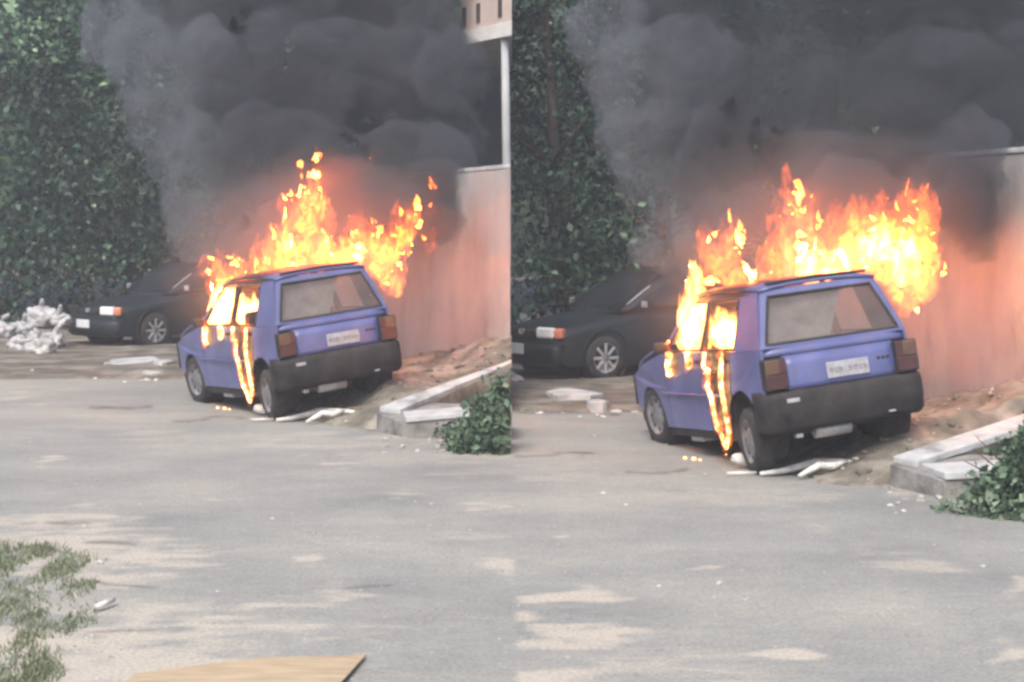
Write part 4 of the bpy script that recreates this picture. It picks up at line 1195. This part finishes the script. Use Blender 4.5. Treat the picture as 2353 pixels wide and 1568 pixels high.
# left half
flame('flame', [(705, 585, 70, 40, 21.2), (712, 560, 42, 50, 21.2), (690, 520, 36, 40, 21.3), (712, 490, 34, 45, 21.3), (718, 440, 18, 40, 21.4), (724, 405, 12, 32, 21.4), (729, 372, 7, 24, 21.4)], 'fire_yellow', 'tall pointed flame above the roof of the left blue car', 1)
flame('flame', [(640, 590, 40, 22, 21.8), (620, 610, 50, 16, 21.4), (770, 600, 60, 22, 21.4), (655, 560, 16, 30, 21.8), (625, 540, 8, 14, 21.9)], 'fire_orange', 'low ragged orange fire along the roof of the left blue car', 2)
flame('flame', [(838, 575, 34, 38, 21.3), (868, 600, 40, 40, 21.2), (900, 640, 34, 42, 21.0), (895, 575, 38, 34, 21.3), (925, 560, 26, 40, 21.3), (945, 535, 14, 34, 21.4), (805, 585, 36, 26, 21.4), (780, 600, 40, 16, 21.3), (960, 500, 10, 30, 21.5)], 'fire_yellow', 'branching yellow flame at the right edge of the left car roof', 3)
flame('flame', [(985, 555, 16, 24, 22.0), (990, 490, 16, 14, 22.0), (992, 430, 10, 8, 22.2), (965, 520, 12, 14, 22.0), (930, 500, 14, 12, 22.0), (690, 378, 6, 8, 21.6), (728, 350, 5, 12, 21.6), (850, 366, 5, 7, 21.6)], 'fire_red', 'loose dull red flame scraps beside the left concrete wall', 4, 2)
flame('flame', [(495, 645, 28, 28, 21.6), (530, 635, 30, 24, 21.7), (520, 665, 24, 26, 21.5), (480, 660, 16, 20, 21.6), (565, 640, 30, 16, 21.5), (605, 632, 34, 10, 21.3), (640, 618, 36, 10, 21.3)], 'fire_orange', 'small forked flame over the bonnet side of the left blue car', 5)
flame('flame', [(512, 724, 38, 38, 21.8), (518, 690, 34, 32, 21.4)], 'fire_white', 'white-hot fire in the front side window of the left blue car', 6, 2, depth=.9, amp=.02)
flame('flame', [(585, 729, 46, 24, 21.0), (570, 722, 30, 26, 21.3)], 'fire_white', 'white-hot fire in the rear side window of the left blue car', 7, 2, depth=.9, amp=.02)
# right half
flame('flame', [(1650, 590, 36, 34, 17.2), (1680, 570, 26, 30, 17.2), (1660, 630, 46, 26, 17.0), (1715, 662, 40, 12, 16.6), (1612, 640, 20, 26, 17.0), (1760, 645, 40, 14, 16.6), (1690, 640, 40, 20, 16.9)], 'fire_orange', 'wavering orange flame over the windscreen of the right blue car', 8)
flame('flame', [(1596, 785, 40, 34, 17.3), (1600, 740, 40, 50, 17.0), (1598, 690, 28, 46, 16.95), (1592, 655, 16, 28, 16.95)], 'fire_white', 'white-hot flame licking up from the front window of the right blue car', 9, 2, depth=.8, amp=.03)
flame('flame', [(1686, 774, 56, 32, 16.3), (1668, 762, 34, 30, 16.5)], 'fire_white', 'white-hot fire in the rear side window of the right blue car', 10, 2, depth=.9, amp=.02)
flame('flame', [(1830, 620, 62, 40, 16.8), (1850, 590, 34, 56, 16.8), (1800, 570, 40, 50, 17.0), (1845, 530, 32, 44, 17.0), (1815, 470, 18, 30, 17.1), (1835, 480, 12, 30, 17.1)], 'fire_orange', 'upright orange flame in the middle above the right car roof', 11)
flame('flame', [(1855, 620, 28, 36, 16.5), (1920, 620, 30, 40, 16.5)], 'fire_white', 'twin white-hot flame cores on the right car roof', 12, 2)
flame('flame', [(2010, 570, 90, 62, 16.8), (2070, 600, 84, 70, 16.7), (2095, 660, 56, 50, 16.6), (2100, 560, 48, 50, 16.9), (2085, 705, 26, 22, 16.5), (1960, 600, 56, 46, 16.7), (1900, 610, 50, 36, 16.7), (2120, 600, 34, 50, 16.8)], 'fire_yellow', 'broad yellow fireball at the right edge of the right car roof', 13, 4, depth=.5)
flame('flame', [(2035, 570, 60, 30, 16.5), (2080, 610, 36, 44, 16.4), (1990, 590, 30, 26, 16.5)], 'fire_white', 'white-hot heart of the fireball above the right car', 14, 1)

M['burn'] = None
def mat_burn():
    m, N, L = new_mat('burning_rubber')
    b = N['Principled BSDF']; b.inputs['Base Color'].default_value = (.03, .02, .015, 1)
    tc = N.new('ShaderNodeTexCoord'); nz = N.new('ShaderNodeTexNoise'); nz.inputs['Scale'].default_value = 16; nz.inputs['Detail'].default_value = 4
    L.new(tc.outputs['Object'], nz.inputs['Vector'])
    r = ramp(N, [(.30, (1.0, .12, .02)), (.46, (1.0, .36, .07)), (.62, (1.0, .72, .30))])
    s_ = N.new('ShaderNodeMapRange'); s_.inputs[1].default_value = .33; s_.inputs[2].default_value = .6; s_.inputs[3].default_value = .5; s_.inputs[4].default_value = 2.6
    L.new(nz.outputs[0], r.inputs[0]); L.new(nz.outputs[0], s_.inputs[0])
    L.new(r.outputs[0], b.inputs['Emission Color']); L.new(s_.outputs[0], b.inputs['Emission Strength'])
    return m
M['burn'] = mat_burn()
def strip(car, pts, rad, label, seed):
    """burning door seal hanging in a loop: pts are (u out of the flank, length, height) in car measure"""
    r = random.Random(seed)
    P = []; Rd = []
    for a, b in zip(pts[:-1], pts[1:]):
        for k in range(7):
            t = k / 7
            v = a[0] + (b[0] - a[0]) * t; w = a[1] + (b[1] - a[1]) * t
            P.append(CP(-(hw(v, max(w, .25)) + .03), v + r.uniform(-.008, .008), w)); Rd.append(rad * (1 + .45 * mnoise.noise(Vector((len(P) * .31, seed, 0))) + r.uniform(-.12, .12)))
    P.append(CP(-(hw(*pts[-1]) + .03), *pts[-1])); Rd.append(rad * .4)
    P = [car.matrix_world @ p for p in P]
    bm = tube_bm(P, Rd, 7)
    o = obj_bm('burning_seal', bm, M['burn'], None, True)
    fb_ = []
    for p in P:
        for t in range(2):
            fb_.append((p + Vector((r.uniform(-.02, .02), -.02, r.uniform(-.01, .06))), (r.uniform(.018, .035), .022, r.uniform(.03, .075))))
    obj_me('flame_fringe', union_mesh('flame_fringe', fb_, .012, .018, 14, .06), M['fire_orange'], o)
    return tag(o, label, 'fire', 'flames of the burning cars')
bpy.context.view_layer.update()
for car, nm in ((carL, 'left'), (carR, 'right')):
    strip(car, [(1.32, .92), (1.34, .80), (1.22, .77), (1.25, .62), (1.18, .52), (1.21, .36), (1.17, .26), (1.05, .12), (.93, .26), (.91, .48), (.92, .70), (.90, .93)], .019, f'burning door seal hanging in a pointed loop on the {nm} blue car', 3)
    strip(car, [(2.25, .92), (2.30, .80), (2.24, .72)], .03, f'short burning drip under the front window edge, {nm} blue car', 5)
    strip(car, [(1.75, .92), (1.72, .84), (1.74, .78)], .03, f'short burning drip on the front door of the {nm} blue car', 6)

# ------------------------------------------------------------------ smoke
def smoke_mat(name, col, dens, scale):
    m, N, L = new_mat(name)
    N.remove(N['Principled BSDF']); out = N['Material Output']
    tc = N.new('ShaderNodeTexCoord')
    nz = N.new('ShaderNodeTexNoise'); nz.inputs['Scale'].default_value = scale; nz.inputs['Detail'].default_value = 5; nz.inputs['Distortion'].default_value = 1.2
    L.new(tc.outputs['Object'], nz.inputs['Vector'])
    mr = N.new('ShaderNodeMapRange'); mr.interpolation_type = 'SMOOTHSTEP'
    mr.inputs[1].default_value = .36; mr.inputs[2].default_value = .68; mr.inputs[3].default_value = dens * .11; mr.inputs[4].default_value = dens
    L.new(nz.outputs[0], mr.inputs[0])
    v = N.new('ShaderNodeVolumePrincipled'); v.inputs['Color'].default_value = (*col, 1); v.inputs['Anisotropy'].default_value = 0.1
    L.new(mr.outputs[0], v.inputs['Density'])
    L.new(v.outputs[0], out.inputs['Volume'])
    m.cycles.volume_step_rate = 1.0
    return m
M['smoke'] = smoke_mat('black_smoke', (.150, .165, .182), 4.4, 1.4)
M['skylit_smoke'] = smoke_mat('skylit_smoke', (.26, .285, .31), 2.1, 1.3)  # thinner smoke, its albedo raised to paint in the sky light
def smoke(blobs, label, seed, xmax=None, mat='smoke'):
    balls = []
    r = random.Random(seed)
    for (px, py, rr, Y) in blobs:
        k = rr / F * Y
        balls.append((at(px, py, Y), (k, k * .9, k)))
        for t in range(3):
            a = r.uniform(0, 6.28); b = r.uniform(-.6, .6)
            balls.append((at(px, py, Y) + Vector((math.cos(a), b, math.sin(a))) * k * .75, k * r.uniform(.3, .5)))
    me = union_mesh('smoke', balls, .09, .22, 1.3, xmax=xmax)
    c0 = balls[0][0].copy(); me.transform(Matrix.Translation(-c0))
    o = obj_me('smoke', me, M[mat]); o.location = c0
    return tag(o, label, 'smoke', kind='stuff')
smoke([(270, 60, 100, 25.4), (400, 170, 130, 24.9), (370, 270, 95, 24.5), (430, 340, 90, 24.2), (460, 470, 100, 23.8), (450, 545, 65, 23.4), (330, 130, 90, 25), (480, 120, 90, 24.8)], 'sky-lit smoke lobes coloured paler, drifting left towards the trees, left half', 5, mat='skylit_smoke')
smoke([(1410, 60, 100, 19.6), (1450, 170, 120, 19.2), (1470, 300, 110, 18.9), (1490, 400, 95, 18.6), (1550, 470, 110, 18.4), (1530, 550, 75, 18.0), (1560, 230, 110, 19), (1600, 130, 110, 19.2)], 'sky-lit smoke lobes coloured paler, drifting left towards the trees, right half', 6, mat='skylit_smoke')
smoke([(470, 60, 120, 26.2), (500, 300, 90, 25), (540, 60, 150, 26), (600, 200, 170, 25), (600, 380, 140, 24), (590, 500, 100, 23.2), (560, 560, 70, 22.8),
       (720, 40, 190, 26), (760, 220, 190, 25), (740, 400, 140, 24), (720, 500, 100, 23.2), (900, 60, 180, 26), (900, 240, 170, 25), (900, 400, 130, 24), (860, 480, 100, 23), (990, 380, 100, 24), (1000, 470, 70, 23.6), (1030, 150, 92, 24.0), (1095, 265, 112, 27.6), (1110, 370, 100, 27.6), (940, 100, 140, 25.6), (1040, 330, 80, 25.5),
       (500, 600, 50, 25), (560, 610, 60, 26), (640, 600, 60, 25), (960, 500, 75, 22.0), (985, 430, 70, 22.3), (900, 470, 80, 21.9), (800, 450, 80, 21.8), (820, 520, 50, 21.7), (620, 520, 70, 21.9), (1010, 520, 45, 22.0), (560, 590, 45, 21.9), (1010, 350, 60, 22.6), (640, -60, 200, 26), (860, -80, 200, 26), (460, -60, 160, 26.4)], 'dark grey smoke billowing up from the left blue car', 1, xmax=-0.01)
smoke([(1580, 380, 90, 19.2), (1620, 80, 180, 20), (1660, 250, 190, 19.4), (1680, 400, 150, 18.6), (1660, 520, 90, 18),
       (1850, 80, 210, 20), (1880, 260, 200, 19.3), (1880, 420, 140, 18.5), (2080, 80, 220, 20), (2100, 270, 210, 19.2), (2080, 430, 130, 18.4), (2280, 90, 200, 20), (2260, 260, 180, 19.2), (2220, 400, 110, 18), (2230, 500, 80, 17.6), (2400, 180, 180, 19.8), (2330, 250, 120, 19),
       (1590, 620, 60, 19.5), (1650, 620, 60, 19.5), (2200, 470, 90, 17.0), (2230, 400, 90, 17.2), (2240, 560, 55, 16.9), (2140, 450, 70, 17.1), (1950, 460, 90, 17.2), (1740, 500, 80, 17.3), (1590, 590, 55, 17.5), (2270, 320, 70, 17.0), (1700, -80, 200, 20), (1950, -90, 220, 20), (2200, -90, 220, 20), (2420, -40, 200, 20)], 'dark grey smoke billowing up from the right blue car', 2)

# thin smoke added round each burning car to spread the fire's red glow
def veil(c, rad, label, xmax=None):
    m, N, L = new_mat('glow_smoke'); N.remove(N['Principled BSDF'])
    tc = N.new('ShaderNodeTexCoord'); sc = N.new('ShaderNodeVectorMath'); sc.operation = 'DIVIDE'; sc.inputs[1].default_value = rad
    L.new(tc.outputs['Object'], sc.inputs[0])
    ln = N.new('ShaderNodeVectorMath'); ln.operation = 'LENGTH'; L.new(sc.outputs[0], ln.inputs[0])
    nz = N.new('ShaderNodeTexNoise'); nz.inputs['Scale'].default_value = 1.3; nz.inputs['Detail'].default_value = 3; L.new(tc.outputs['Object'], nz.inputs['Vector'])
    ad = N.new('ShaderNodeMath'); ad.operation = 'MULTIPLY_ADD'; ad.inputs[1].default_value = .5; L.new(nz.outputs[0], ad.inputs[0]); L.new(ln.outputs['Value'], ad.inputs[2])
    mr = N.new('ShaderNodeMapRange'); mr.interpolation_type = 'SMOOTHSTEP'
    mr.inputs[1].default_value = .40; mr.inputs[2].default_value = 1.16; mr.inputs[3].default_value = .19; mr.inputs[4].default_value = 0
    L.new(ad.outputs[0], mr.inputs[0])
    v = N.new('ShaderNodeVolumePrincipled'); v.inputs['Color'].default_value = (.82, .68, .61, 1); L.new(mr.outputs[0], v.inputs['Density'])  # albedo tinted towards red to warm the glow
    L.new(v.outputs[0], N['Material Output'].inputs['Volume'])
    m.cycles.volume_step_rate = 2.0
    me = union_mesh('glow_smoke', [(Vector(c), rad)], .14, .05, 1.0, xmax=xmax)
    me.transform(Matrix.Translation(-Vector(c)))
    o = obj_me('glow_smoke', me, m); o.location = c
    return tag(o, label, 'smoke', kind='stuff')
veil(at(710, 610, 21.2), (2.35, 1.7, 1.75), 'thin smoke added to spread the fire glow round the left blue car', -0.012)
veil(at(1870, 630, 16.6), (2.25, 1.6, 1.75), 'thin smoke added to spread the fire glow round the right blue car')

# ------------------------------------------------------------------ haze
m, N, L = new_mat('haze_air')
N.remove(N['Principled BSDF'])
v = N.new('ShaderNodeVolumePrincipled'); v.inputs['Color'].default_value = (.92, .95, 1, 1); v.inputs['Density'].default_value = 0.0027
v.inputs['Anisotropy'].default_value = 0.2
L.new(v.outputs[0], N['Material Output'].inputs['Volume'])
hb = obj_bm('haze', box_bm((0, 45, 9.5), (142, 134, 21)), m)
tag(hb, 'thin smoky haze filling the street', 'haze', kind='stuff')
